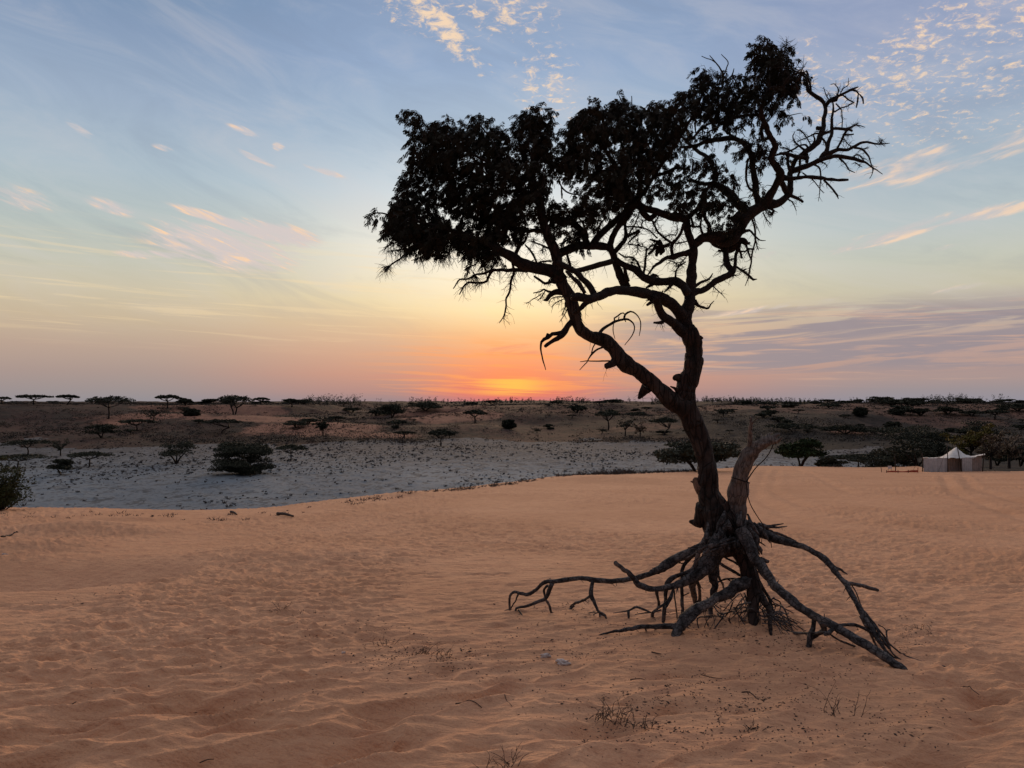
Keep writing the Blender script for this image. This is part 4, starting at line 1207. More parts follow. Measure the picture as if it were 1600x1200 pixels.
piece("root", [("1128 840 16, 1112 868 15, 1100 887 12.5, 1086 899 9.5, 1072 908 7.5, 1057 914 5.4, 1040 918 4.3, 1022 921 4.2, 1008 918 4.4, 995 911 4.1, 987 899 3.6, 975 890 3.4, 961 878 2.8", dict(Y0=TY - .2, Y1=TY - .35, sides=12, ridg=.06)),
               ("1026 922 2.6, 1028 936 2.3, 1029 948 2.1, 1021 957 2.3, 1018 968 2.4", dict(ground=True)), ("1052 920 2.1, 1044 938 2, 1029 950 2", None), ("1017 957 1.6, 1005 952 1.8, 995 949 1.9, 984 953 1.6, 972 956 1, 958 958 .6", None), ("982 954 2, 982 970 1.5", dict(ground=True)),
               ("1016 957 1.1, 1005 958 1, 992 960 .6", None), ("1033 953 1.2, 1021 957 1", None), ("1021 968 1.5, 1028 972 1.1", dict(ground=True))], M_root, "root with a blunt free end raised to the left")
piece("root", [("1096 855 4, 1090 868 3.7, 1086 883 3.6, 1079 891 3.1, 1065 897 3.3, 1050 904 3.6, 1042 912 3.3, 1040 925 2.7, 1040 939 2.4, 1038 953 3, 1036 974 2.4", dict(Y0=TY - .3, ground=True)), "1052 922 1.9, 1048 936 1.8, 1039 950 1.8",
               ("1084 888 2.6, 1087 904 2.6, 1093 919 2.6, 1093 936 2.5, 1090 948 2", dict(ground=True)), ("1053 921 1.3, 1055 939 1.2, 1057 953 1.2, 1058 968 1", dict(ground=True))], M_root)
piece("root", [("1082 868 4, 1074 876 3.4, 1067 888 3.1, 1065 904 3, 1065 922 2.8, 1066 946 2.7, 1067 967 2.3", dict(Y0=TY + .05, ground=True)), "1067 931 1, 1077 926 .9", ("1100 885 8, 1085 905 6, 1082 915 5, 1084 928 4.4, 1088 948 3", dict(Y0=TY + .1, ground=True))], M_root)
piece("root", [("1120 862 12, 1116 886 9, 1115 902 7.2, 1117 915 5.4, 1114 930 4.7, 1111 945 4, 1110 966 3", dict(Y0=TY + .1, ground=True)), ("1121 890 2.3, 1124 903 2, 1129 912 1.6, 1132 925 1.5, 1133 945 1.2", dict(ground=True)), "1122 909 1.6, 1135 905 1.6, 1160 904 1.5", "1137 905 1.2, 1146 911 1.1, 1152 918 1",
               "1118 876 2.3, 1140 890 2.3, 1160 900 2.5, 1185 912 2", "1126 866 1.8, 1138 874 1.5, 1149 879 1.6, 1162 890 1.4"], M_root)
piece("root", [("1176 905 8, 1164 911 8.5, 1150 916 10, 1139 926 8.8, 1121 934 7, 1106 944 6.5, 1088 954 8.2, 1075 966 9.4, 1064 977 8.4, 1057 989 6.5, 1055 998 5", dict(Y0=TY - .15, ground=True, sides=18, ridg=.10, rough=.25)),
               ("1066 978 7, 1046 979 4.5, 1022 979 3.6, 1001 980 3.2, 980 984 3, 958 987 2.1, 936 993 1", dict(ground=True, ridg=.1)), ("1008 981 1.8, 1011 990 1", dict(ground=True))], M_root, "thick grey twisted root reaching toward the viewer")
piece("root", [("1150 846 18, 1160 866 15, 1167 884 13.5, 1172 900 12.5, 1177 920 10.5, 1178 940 9, 1177 958 7.5, 1177 982 6.5", dict(Y0=TY, ground=True, sides=16, ridg=.08)), ("1186 926 6, 1194 940 5.5, 1201 950 4.6, 1203 966 3.9, 1204 985 3, 1205 1000 2", dict(ground=True)),
               ("1184 905 3.2, 1193 921 2.6, 1201 934 2.6, 1206 950 2, 1212 975 1.6", dict(ground=True)), ("1207 944 1.4, 1215 947 .8", None)], M_bark, "stout main root going straight down into the sand")
piece("root", [("1156 828 11, 1167 847 9.5, 1179 870 8.2, 1191 887 7.4, 1200 901 7.3, 1210 914 7, 1229 931 6.8, 1248 947 6.7, 1269 960 6.6, 1289 971 6.6, 1308 981 6.6, 1329 994 6.6, 1354 1008 6.7, 1378 1023 6.7, 1399 1037 6.2, 1413 1046 4.8, 1420 1052 3",
                dict(Y0=TY - .25, ground=True, sides=18, ridg=.05)), ("1272 968 4.5, 1270 982 3.7, 1265 996 4.4, 1264 1014 3.6", dict(ground=True)), ("1282 970 5.4, 1288 983 4.6, 1278 990 3.2, 1266 999 2.6", None), ("1302 982 3.4, 1295 988 3.2, 1288 990 3", None),
               ("1294 989 1.6, 1313 1001 1.6, 1337 1010 1.6, 1354 1014 1.2", None), ("1289 988 2, 1264 989 2, 1240 988 2, 1225 985 1.3", dict(ground=True)), ("1311 978 3, 1324 976 2.7, 1341 978 2.6, 1357 986 2.6, 1378 996 2.5, 1386 1004 2, 1392 1016 1.3", dict(ground=True)),
               ("1264 1016 1, 1240 1018 .7", dict(ground=True)), "1288 965 .9, 1288 959 .8", ("1189 874 3.6, 1195 876 3.4, 1200 877 3", None)], M_root, "long straight grey root sloping down to the right")
piece("root", [("1160 822 13, 1178 829 10.5, 1196 836 7.2, 1214 842 6.2, 1240 850 5.2, 1262 857 4.5, 1285 871 4.3, 1300 886 4.6, 1312 902 4.2, 1322 912 4.6, 1327 922 4.2, 1337 940 3.8, 1347 958 4.2, 1357 974 4.2, 1368 991 4, 1378 1008 3, 1388 1021 2, 1402 1032 1.3",
                dict(Y0=TY + .1, ground=True, sides=12, ridg=.08)),
               ("1350 955 2.4, 1360 968 2.2, 1370 982 2, 1378 997 1.9, 1388 1011 1.5, 1396 1022 1.2, 1411 1035 .9", dict(ground=True)), ("1358 965 1.4, 1366 973 1.3, 1376 987 1.2, 1391 1007 1.2, 1406 1020 1.1, 1419 1026 1, 1448 1036 .8, 1467 1040 .6", dict(ground=True)),
               ("1396 1014 1, 1405 1018 1, 1412 1017 .9, 1427 1026 1, 1440 1033 .7", dict(ground=True)), ("1398 1026 1.2, 1410 1031 1.2, 1427 1038 1, 1440 1044 .9, 1458 1055 .6", dict(ground=True)), ("1408 1036 1.9, 1420 1044 1.6, 1435 1054 1, 1459 1068 .6", dict(ground=True)),
               ("1385 1003 1.2, 1386 994 1.2, 1385 986 1.3, 1391 984 .8", None), ("1372 976 .9, 1380 980 .8, 1386 987 .8", None), ("1352 975 2, 1360 990 1.8, 1366 1003 1.6, 1372 1014 1.3", dict(ground=True)), ("1344 962 1.8, 1352 978 1.6, 1362 992 1.5, 1380 1004 1.2, 1390 1018 1", dict(ground=True)),
               "1320 911 3.8, 1337 913 3.1, 1354 917 2.9, 1372 922 2.2", "1300 884 3.5, 1307 889 3.1, 1315 891 2.3, 1324 897 .9", "1331 915 .8, 1338 926 .8, 1345 946 .9, 1350 956 1",
               "1185 822 5.5, 1202 823 3, 1213 824 1.8, 1230 822 .7", "1200 823 2, 1211 820 1.3, 1224 818 .6", "1198 828 2.6, 1219 835 2.1, 1232 840 1.6, 1244 845 .7", "1174 838 2, 1185 846 1.3, 1196 853 .6", "1202 834 .8, 1206 856 .6"], M_root,
      "upper right root bending down over the sand and fraying at its end")
piece("root", [("1472 1040 1.2, 1480 1043 1.7, 1490 1049 2, 1500 1055 1.8, 1508 1058 1", dict(Y0=ground_hit(1472, 1040) , Y1=ground_hit(1508, 1058)))], M_root)
# old root collar: rough slabs and splints round the base
mb = MB()
rr = random.Random(5)
for i in range(40):
    x0 = rr.uniform(1104, 1180); y0 = rr.uniform(796, 850)
    tx = x0 + (x0 - 1140) * rr.uniform(.1, .5) + rr.uniform(-8, 8); ty = min(y0 + rr.uniform(18, 40), 866)
    Yk = TY - .20 - rr.uniform(0, .14) + abs(x0 - 1140) * .003
    c = spline(np.array([[*P(x0, y0, Yk + .06), .008], [*P((x0 + tx) / 2 + rr.uniform(-3, 3), (y0 + ty) / 2, Yk), rr.uniform(.014, .026)], [*P(tx, ty, Yk + .02), .006]]), .02)
    mb.tube(c[:, :3], c[:, 3], 7, .3, i)
for i in range(8):
    x0, y0 = rr.uniform(1120, 1150), rr.uniform(838, 850)
    c = spline(np.array([[*P(x0, y0, TY - .3), .012], [*P(x0 - 25, y0 + rr.uniform(5, 12), TY - .34), .009], [*P(x0 - rr.uniform(40, 60), y0 + rr.uniform(12, 30), TY - .3), .004]]), .02)
    mb.tube(c[:, :3], c[:, 3], 6, .3, i)
o = mb.build("root_collar", M_root, tree, loc=TLOC); o.location = (0, 0, 0)
# tangle of fine rootlets hanging between the big roots
mb = MB()
rr = random.Random(11)
for i in range(95):
    x0 = rr.uniform(1100, 1222)
    top = rr.uniform(925, 962) + abs(x0 - 1170) * .12
    Ya = TY + rr.uniform(-.35, .45)
    x1 = x0 + rr.uniform(-26, 26); x2 = x1 + rr.uniform(-24, 24)
    a, b = P(x0, top, Ya), P(x1, (top + 968) / 2 + rr.uniform(-8, 8), Ya + rr.uniform(-.1, .1))
    c = P(x2, 970, Ya + rr.uniform(-.2, .2))
    c[2] = float(H(np.array(c[0]), np.array(c[1]), False)) - .02
    b[2] = max(b[2], c[2] + .03)
    r0 = rr.uniform(.0025, .0085)
    cv = spline(np.array([[*a, r0], [*b, r0 * .85], [*c, r0 * .7]]), .03)
    mb.tube(cv[:, :3], cv[:, 3], 5)
for i in range(26):
    x0, Ya = rr.uniform(1185, 1215), TY - rr.uniform(.1, .5)
    a = P(x0, rr.uniform(955, 975), Ya)
    c = a + np.array([rr.uniform(.05, .35), rr.uniform(-.25, .15), 0])
    c[2] = float(H(np.array(c[0]), np.array(c[1]), False)) - .01
    b = (a + c) / 2 + np.array([0, 0, rr.uniform(.01, .07)])
    cv = spline(np.array([[*a, .004], [*b, .0035], [*c, .002]]), .03)
    mb.tube(cv[:, :3], cv[:, 3], 5)
o = mb.build("rootlets", M_root, tree, loc=TLOC); o.location = (0, 0, 0); o['kind'] = 'stuff'

# ---- wire tied round the dead stem
mb = MB()
c0 = P(1157, 750, TY - .2)
a = np.linspace(0, 2 * math.pi, 24)
lp = np.stack([c0[0] + .076 * np.cos(a), c0[1] + .076 * np.sin(a), c0[2] - .025 * np.cos(a) + 0 * a], 1)
mb.tube(lp, np.full(24, .006), 6)
for s in ("1166 753 1, 1173 742 .9, 1181 731 .8, 1196 716 .8, 1204 704 .8, 1209 692 .8", "1166 755 1, 1167 766 .7, 1169 777 .7, 1173 789 .7, 1179 800 .7, 1186 811 .7, 1193 822 .7, 1191 835 .6, 1190 848 .6"):
    q = np.array([[float(v) for v in k.split()] for k in s.split(',')])
    c = spline(np.array([[*P(x, y, TY - .30), r_ * .0058] for x, y, r_ in q]), .02)
    mb.tube(c[:, :3], c[:, 3], 6)
wl = (float(c0[0]), float(c0[1]), float(c0[2]))
tag(mb.build("wire", plain("rusty_wire", (0.025, .018, .016)), None, loc=wl), "thin dark wire tied round the pale dead stem and hanging in a loop", "wire")

# ================================================================== background trees
def hz(x, y):
    return float(H(np.array(float(x)), np.array(float(y)), False))


def crown_cards(fm, rn, centre, rx, ry, rz, n, size, flat=.3, dome=True):
    c = np.array(centre)
    a = rn.uniform(0, 2 * np.pi, n)
    q = np.sqrt(rn.uniform(0, 1, n))
    zz = rn.uniform(-.5, 1, n) * np.sqrt(np.clip(1 - q ** 2, 0, 1)) if dome else rn.uniform(-1, 1, n)
    C = np.stack([c[0] + rx * q * np.cos(a), c[1] + ry * q * np.sin(a), c[2] + rz * zz], 1)
    U = rn.normal(0, 1, (n, 3)); U[:, 2] *= flat
    U /= np.linalg.norm(U, axis=1)[:, None]
    W_ = np.cross(U, rn.normal(0, 1, (n, 3)))
    W_ /= np.linalg.norm(W_, axis=1)[:, None] + 1e-9
    s = size * rn.uniform(.6, 1.3, n)[:, None]
    fm.cards(C, U * s, W_ * s * .5)


def far_tree(name, label, cat, px, ytop, ybase, wpx, typ, d=None, group=None, lean=0.0, leafm=None, trunks=1, seed=0, sz=1.0, dens=1.0):
    rn = np.random.default_rng(seed + int(px) * 7)
    if d is None: d = ground_hit(px, ybase)
    x = pxg(px, d)
    base = np.array([x, d, hz(x, d)])
    top = P(px, ytop, d)[2]
    h = max(top - base[2], 0.05 * d * .2)
    w = wpx / 1200 * d
    root = thing(name, label, cat, tuple(base), group)
    wb, fm = MB(), MB()
    sc = d / 768.0                       # metres per rendered pixel
    leafm = leafm or M_far
    tr = max(.045 * h, sc * .9)
    cs = max(.13, sc * .9) * sz
    if typ == 'umbrella':
        ends = []
        for k in range(trunks):
            off = (k - (trunks - 1) / 2) * w * .16
            fk = np.array([off + lean * w, rn.uniform(-.1, .1), h * rn.uniform(.38, .5)])
            pts = spline(np.array([[off * .3, 0, -.3, tr], [off * .6 + lean * w * .2 + rn.uniform(-.03, .03) * w, 0, h * .2, tr * .8], [*fk, tr * .65]]), h / 12)
            wb.tube(pts[:, :3], pts[:, 3], 6, .2, int(px))
            for j in range(6 // trunks + 2):
                a = rn.uniform(0, 2 * np.pi)
                e = np.array([math.cos(a) * w * .36 * rn.uniform(.5, 1), math.sin(a) * w * .36, h * rn.uniform(.74, .84)])
                mid = (fk + e) / 2 + np.array([0, 0, -h * .04])
                c = spline(np.array([[*fk, tr * .5], [*mid, tr * .38], [*e, tr * .2]]), h / 10)
                wb.tube(c[:, :3], c[:, 3], 5, .2, j)
                ends.append(e)
        nc = 15
        for k in range(nc):
            a = 2 * np.pi * k * .618 + rn.uniform(0, .4)
            q = math.sqrt((k + .5) / nc)
            cx, cy = math.cos(a) * q * w * .40, math.sin(a) * q * w * .40
            cz = h * (.86 - .14 * q * q + rn.uniform(-.05, .04))
            crown_cards(fm, rn, (cx, cy, cz), w * .135, w * .135, h * .125, int(130 * dens), cs, .25)
            e = min(ends, key=lambda e_: np.hypot(e_[0] - cx, e_[1] - cy))
            wb.tube([e, (e + np.array([cx, cy, cz])) / 2, (cx, cy, cz)], [tr * .2, tr * .15, tr * .08], 4)
    elif typ in ('dome', 'bushy'):
        nt_ = 3
        for k in range(nt_):
            a = rn.uniform(0, 2 * np.pi)
            e = np.array([math.cos(a) * w * .22, math.sin(a) * w * .22, h * .5])
            c = spline(np.array([[0, 0, -.3, tr], [e[0] * .3, e[1] * .3, h * .2, tr * .8], [*e, tr * .4]]), h / 8)
            wb.tube(c[:, :3], c[:, 3], 6, .2, k)
        nc = 64 if typ == 'dome' else 24
        for k in range(nc):
            a = rn.uniform(0, 2 * np.pi); q = math.sqrt(rn.uniform(0, 1))
            zz = rn.uniform(.06 if typ == 'dome' else .34, .86)
            lim = math.sqrt(max(.05, 1 - ((zz - .42) / .55) ** 2))
            cx, cy, cz = math.cos(a) * q * w * .40 * lim, math.sin(a) * q * w * .40 * lim, h * zz
            crown_cards(fm, rn, (cx, cy, cz), w * .155, w * .155, h * .14, int(105 * dens), cs, .7)
    elif typ in ('bare', 'leafy'):
        fk = np.array([lean * w, 0, h * .35])
        c = spline(np.array([[0, 0, -.3, tr * .9], [lean * w * .3, 0, h * .16, tr * .7], [*fk, tr * .6]]), h / 10)
        wb.tube(c[:, :3], c[:, 3], 6, .2, 1)
        for j in range(9):
            a = rn.uniform(0, 2 * np.pi)
            e = np.array([lean * w * .5 + math.cos(a) * w * .42 * rn.uniform(.3, 1), math.sin(a) * w * .4, h * rn.uniform(.55, .97)])
            mid = (fk + e) / 2 + np.array([rn.uniform(-.06, .06) * w, 0, h * rn.uniform(-.03, .08)])
            c = spline(np.array([[*fk, tr * .45], [*mid, tr * .3], [*e, tr * .12]]), h / 10)
            wb.tube(c[:, :3], c[:, 3], 5, .2, j)
            for _ in range(4):
                i = rn.integers(len(c) // 3, len(c))
                e2 = c[i, :3] + rn.normal(0, 1, 3) * np.array([w * .13, w * .13, h * .1])
                wb.tube([c[i, :3], (c[i, :3] + e2) / 2 + rn.normal(0, .01, 3) * h, e2], [tr * .16, tr * .12, tr * .06], 4)
                crown_cards(fm, rn, e2, w * .09, w * .09, h * .07, int((42 if typ == 'leafy' else 12) * dens), cs, .8)
    if typ == 'leafy':
        for k in range(12):
            a = rn.uniform(0, 2 * np.pi); q = rn.uniform(.2, 1)
            crown_cards(fm, rn, (math.cos(a) * w * .36 * q, math.sin(a) * w * .36 * q, h * rn.uniform(.42, .88)), w * .14, w * .14, h * .1, int(45 * dens), cs, .8)
    wb.build("trunk", M_farbark, root)
    fm.build("crown", leafm, root, smooth=False)
    return root


TREES = [
    ("umbrella_tree", "half seen flat topped thorn tree at the far left end of the skyline", 3, 621, 632, 26, 'umbrella', 300),
    ("umbrella_tree", "wide flat topped thorn tree on the skyline, second from the left edge", 53, 616, 633, 54, 'umbrella', 290),
    ("umbrella_tree", "small skyline thorn tree with a thin leaning trunk beside the wide flat one", 105, 616, 631, 34, 'umbrella', 300),
    ("thorn_tree", "broadest and darkest spreading thorn tree on the left skyline", 170, 617, 642, 74, 'umbrella', 240),
    ("umbrella_tree", "flat skyline thorn tree above the sparse bare tree on the left hill", 262, 616, 632, 42, 'umbrella', 300),
    ("thorn_tree", "tiny ragged tree on the skyline just right of the flat topped one", 290, 624, 633, 22, 'bushy', 310),
    ("umbrella_tree", "isolated skyline thorn tree with two trunks and a thick flat crown", 366, 616, 638, 58, 'umbrella', 270),
    ("umbrella_tree", "low thin flat tree right of the two trunked skyline tree", 408, 627, 633, 26, 'umbrella', 330),
    ("umbrella_tree", "low dark flat tree on the skyline where the left hill ends", 456, 625, 634, 30, 'umbrella', 320),
    ("bare_tree", "sparse nearly leafless tree on the left hill below the skyline", 241, 632, 661, 54, 'bare', None),
    ("umbrella_tree", "flat crowned thorn tree in the middle of the left slope", 347, 654, 677, 66, 'umbrella', None),
    ("thorn_tree", "dark tree with dense irregular crown left of the biggest round bush", 277, 689, 724, 68, 'bushy', None),
    ("round_bush", "biggest black rounded bush standing alone on the pale basin", 380, 688, 741, 104, 'dome', None),
    ("umbrella_tree", "small slim flat topped tree right of the biggest round bush", 455, 694, 720, 50, 'umbrella', None),
    ("umbrella_tree", "dark flat crowned thorn tree on the left edge of the basin, the upper one", 44, 686, 711, 76, 'umbrella', None),
    ("thorn_tree", "thin grey tree behind the slender umbrella tree on the left basin", 96, 685, 713, 34, 'bare', None),
    ("umbrella_tree", "slender umbrella tree with forked trunk on the left part of the basin", 141, 705, 729, 70, 'umbrella', None),
    ("umbrella_tree", "low wide thorn tree with a crooked trunk, nearest the left edge bush", 30, 709, 731, 96, 'umbrella', None),
    ("thorn_tree", "small bushy tree in front of the slender umbrella tree", 98, 717, 742, 48, 'bushy', None),
    ("umbrella_tree", "very dark low flat tree under the bare tree on the left hill", 214, 654, 673, 58, 'umbrella', None),
    ("thorn_tree", "dull olive bush on the lower left slope above the basin", 160, 662, 684, 56, 'bushy', None),
    ("thorn_tree", "small two stemmed tree standing on the bare red sand slope", 505, 656, 680, 26, 'leafy', None),
    ("umbrella_tree", "flat topped tree at the back edge of the pale basin near its middle", 689, 670, 697, 46, 'umbrella', None),
    ("umbrella_tree", "flat topped tree on the small red hummock in the middle distance", 742, 640, 661, 40, 'umbrella', None),
    ("round_bush", "little round tree right of the small red hummock", 794, 655, 670, 26, 'dome', None),
    ("thorn_tree", "dark thicket tree above the red sand tongue left of the sunset", 612, 632, 654, 50, 'bushy', None),
    ("thorn_tree", "wide dark bush on the skyline left of the sunset glow", 665, 628, 642, 58, 'bushy', None),
    ("umbrella_tree", "dark flat tree left of the leaning tree trunk in the middle distance", 950, 640, 672, 44, 'umbrella', None),
    ("bare_tree", "thin bare tree just right of the dark flat tree in the middle distance", 977, 654, 681, 30, 'bare', None),
    ("umbrella_tree", "dark tree with thick trunk just left of the gnarled trunk", 1037, 651, 680, 48, 'umbrella', None),
    ("bare_tree", "faint leafless tree on the slope further left of the gnarled trunk", 1000, 660, 684, 30, 'bare', None),
    ("umbrella_tree", "broad green thorn tree growing just behind the trunk of the gnarled tree", 1088, 684, 746, 150, 'bushy', 56),
    ("leafy_tree", "round broad leaved green tree just right of the pale dead stem", 1250, 683, 736, 80, 'bushy', 84),
    ("thorn_bush", "low spreading dark bush left of the tent", 1340, 710, 741, 118, 'umbrella', 78),
    ("thorn_bush", "large dark thorn thicket directly behind the left side of the tent", 1432, 688, 738, 120, 'bushy', 84),
    ("thorn_tree", "darkest thorn tree behind the left of the tent peak, rising over the thicket", 1450, 672, 730, 90, 'umbrella', 110),
    ("leafy_tree", "yellow green leaved tree behind the tent peak", 1516, 666, 734, 76, 'leafy', 78),
    ("bare_tree", "brownish bare branched tree with two stems right of the tent", 1575, 668, 732, 84, 'bare', 68),
    ("bare_tree", "slim bare trunked tree directly at the right end of the tent", 1546, 676, 734, 44, 'bare', 62),
    ("round_bush", "dark rounded tree above the tent thicket on the right hill", 1344, 636, 650, 24, 'dome', None),
    ("umbrella_tree", "small skyline tree left of the round one on the right horizon", 1312, 626, 634, 18, 'umbrella', 420),
    ("round_bush", "small domed tree standing out on the right horizon", 1332, 626, 634, 20, 'dome', 420),
    ("thorn_bush", "dark bush clump on the right hill above the low spreading bush", 1408, 633, 648, 46, 'bushy', None),
    ("umbrella_tree", "wide dark tree on the right hill near the right edge of the view", 1555, 640, 656, 44, 'umbrella', None),
    ("thorn_bush", "long dark bush under the right skyline, nearest the right edge", 1590, 631, 642, 60, 'bushy', None),
    ("thorn_bush", "small dark bush at the left end of the low spreading bushes, beyond the crest", 1298, 716, 740, 54, 'bushy', 82),
    ("thorn_bush", "dark bush filling the gap between the low spreading bush and the orange barrier", 1392, 702, 740, 84, 'bushy', 88),
    ("thorn_bush", "dark bush seen low behind the middle of the tent roof", 1478, 694, 734, 70, 'bushy', 90),
    ("thorn_bush", "dark low bush behind the bare trees at the right edge", 1592, 694, 730, 70, 'bushy', 84),
    ("thorn_bush", "black bush between the tent end and the bare trees", 1556, 700, 732, 56, 'bushy', 92),
    ("thorn_tree", "wide dark tree above and left of the tent, behind the thickets", 1415, 662, 700, 110, 'bushy', 150),
    ("thorn_tree", "dark spreading tree above the yellow green tree", 1535, 656, 690, 90, 'bushy', 160),
    ("thorn_bush", "long dark bush on the slope above the pale strip's right end", 1320, 664, 678, 80, 'bushy', None),
    ("thorn_bush", "long dark bush on the slope over the round green tree", 1240, 660, 674, 90, 'bushy', None),
    ("thorn_bush", "low black bush along the far side of the pale strip on the right", 1375, 668, 680, 90, 'bushy', None),
]
for (nm, lb, x, yt, yb, w, ty, d) in TREES:
    cat = {'round_bush': 'bush', 'thorn_bush': 'bush'}.get(nm, 'tree')
    lm = M_green if x in (1250,) else (M_yellow if x == 1516 else (M_dry if x in (1575, 1546, 1000) else None))
    far_tree(nm, lb, cat, x, yt, yb, w, ty, d, lean=.18 if x in (105, 347, 1037) else 0, trunks=2 if x in (366, 1575) else 1, leafm=lm,
             dens=2.8 if x in (1088, 380, 1340, 1432, 1450, 1392) else (1.7 if d and d < 100 else 1.0), sz=1.2 if x == 1250 else 1.0,
             group="thorn trees scattered over the basin and hills")

# bush at the very left edge, close to the crest
d = 19.6
bx, bz = pxg(2, d), hz(pxg(2, d), d)
root = thing("shrub", "olive green shrub cut off by the left edge, just behind the sand crest", "bush", (bx, d, bz))
fm, wb = MB(), MB()
rn = np.random.default_rng(3)
for k in range(90):
    a = rn.uniform(0, 2 * np.pi)
    e = np.array([math.cos(a) * rn.uniform(.1, .78), math.sin(a) * rn.uniform(.1, .6), rn.uniform(.35, 1.46)])
    e[2] *= 1 - .55 * (np.hypot(e[0], e[1]) / .65) ** 2 * .8
    wb.tube([(0, 0, -.1), e * .5 + rn.normal(0, .04, 3), e], [.014, .008, .003], 4)
    for t in (.5, .75, 1.0):
        crown_cards(fm, rn, e * t, .12, .12, .12, 26, .032, .8)
wb.build("stems", M_farbark, root)
fm.build("leaves", M_dry if False else leaf_mat("olive_leaves", (0.030, 0.040, 0.014), (0.060, 0.062, 0.026), 3), root, smooth=False)

# many similar dark trees on the hills: copies of two prototypes, each with its own trunk and crown
protos = []
for k, ty in enumerate(('umbrella', 'bushy', 'umbrella', 'dome', 'bare', 'bushy')):
    protos.append(far_tree("umbrella_tree" if ty == 'umbrella' else "thorn_bush", "distant dark thorn tree, one of the many like it on the far hills" if ty == 'umbrella' else "distant dark rounded bush, one of the many like it on the far hills",
                           "tree" if ty == 'umbrella' else "bush", (610, 900, 1200, 300, 1130, 1480)[k], (637, 636, 637, 641, 640, 640)[k], (644, 645, 646, 650, 651, 647)[k], (30, 34, 26, 28, 26, 50)[k], ty, None,
                           group="trees dotted over the far hills", seed=k))


def zone_label(o, px, d):
    kind = 'thorn tree' if o['category'] == 'tree' else 'rounded bush'
    a = ('above the left slope' if px < 400 else 'left of the sunset glow' if px < 700 else 'under the sunset glow' if px < 900 else 'around the leaning trunk' if px < 1150 else 'above the round green tree' if px < 1380 else 'above the tent')
    b = ('nearer' if d < 300 else 'middle' if d < 430 else 'farthest')
    o['label'] = 'small dark %s on the %s hills %s' % (kind, b, a)
    o['group'] = '%s on the %s hills %s' % ('thorn trees' if kind == 'thorn tree' else 'rounded bushes', b, a)


def copy_tree(o, loc, s, rz):
    c = o.copy(); c.location = loc; c.scale = s; c.rotation_euler = (0, 0, rz)
    col.objects.link(c)
    for ch in o.children:
        k = ch.copy(); k.parent = c
        col.objects.link(k)
    return c


for o_, px_ in zip(protos, (610, 900, 1200, 300, 1130, 1480)):
    zone_label(o_, px_, o_.location[1])
rs = random.Random(99)
n = 0
while n < 215:
    px = rs.uniform(0, 1600)
    d = 185 + 420 * rs.random() ** 1.1
    if px < 520 and d < 330 and rs.random() < .75: continue
    x = pxg(px, d)
    if rs.random() > .25 + 1.1 * (vnoise(np.array(x / 60), np.array(d / 90), 12) - .3) + (.3 if px > 850 else 0): continue
    k = rs.choice((0, 1, 1, 2, 3, 4, 5, 5))
    base = protos[k]
    dp = base.location[1]
    s = rs.uniform(.40, 1.3) * min(1.2, max(.75, d / dp)) * .75
    zone_label(copy_tree(base, (x, d, hz(x, d)), (s * rs.uniform(.9, 1.4), s, s * rs.uniform(.75, 1.1)), rs.uniform(0, 6)), px, d)
    n += 1

# far-off woods along the horizon and low scrub on the slopes: nobody could count these
fm = MB()
rn = np.random.default_rng(17)
cnt = 0
while cnt < 1700:
    px = rn.uniform(440, 1610)
    if vnoise(np.array(px / 45.0), np.array(.5), 31) < .45 and rn.random() < .85: continue
    d = rn.uniform(600, 1000) if px > 850 else rn.uniform(420, 560) if px < 640 else rn.uniform(700, 1200)
    if 640 < px < 850 and rn.random() < .6: continue
    x = pxg(px, d)
    b = hz(x, d)
    hh = rn.uniform(1.6, 6.2) * (1.35 if (px > 1440 or 480 < px < 620) else .9) * (d / 700)
    crown_cards(fm, rn, (x, d, b + hh * .55), hh * .22, hh * .22, hh * .48, 26, .42 * d / 600, .8, False)
    cnt += 1
V0 = np.concatenate(fm.v)
o = fm.build("far_woodland", M_far, None, smooth=False)
tag(o, "dark ragged line of far-off trees along the horizon", "woodland", None, 'stuff')

fm = MB()
cnt = 0
while cnt < 12500:
    px = rn.uniform(-40, 1640)
    d = 165 + 380 * rn.random() ** 1.3
    x = pxg(px, d)
    if vnoise(np.array(x / 24), np.array(d / 40), 44) < .42 and rn.random() < .88: continue
    b = hz(x, d)
    s = rn.uniform(.3, 1.1)
    crown_cards(fm, rn, (x, d, b + s * .3), s * rn.uniform(1, 2.6), s, s * .5, 15, max(.16, d / 768 * .55), .35)
    cnt += 1
tag(fm.build("hill_scrub", M_scrub, None, smooth=False), "low dark scrub covering the hill slopes", "scrub", None, 'stuff')

fm = MB()
cnt = 0
while cnt < 5200:
    u = rn.random()
    d = 40 + 125 * u ** .7
    px = rn.uniform(-30, 1460)
    x = pxg(px, d)
    if d < float(edge_dist(np.array(x), np.array(d))) + 10: continue
    den = vnoise(np.array(x / 13), np.array(d / 22), 55) + .12 * (d > 95) + .30 * math.exp(-((px - 700) / 220) ** 2 - ((d - 115) / 30) ** 2)
    if den < .62 and rn.random() < .82: continue
    b = hz(x, d)
    s = rn.uniform(.05, .17) * (1 + 1.3 * (rn.random() < .14))
    m = 13
    a = rn.uniform(0, 2 * np.pi, m)
    bas_ = np.stack([x + rn.normal(0, s * .35, m), d + rn.normal(0, s * .35, m), np.full(m, b)], 1)
    U = np.stack([np.cos(a) * s * .5, np.sin(a) * s * .5, rn.uniform(.35, 1, m) * s], 1) * .6
    W_ = np.cross(U, np.array([0, 1.0, 0.2])); W_ = W_ / (np.linalg.norm(W_, axis=1)[:, None] + 1e-9) * (.016 + d / 768 * .16)
    fm.cards(bas_ + U, U, W_)
    cnt += 1
tag(fm.build("basin_tufts", M_tuft, None, smooth=False), "small dark grass tufts dotted over the pale basin", "tufts", None, 'stuff')

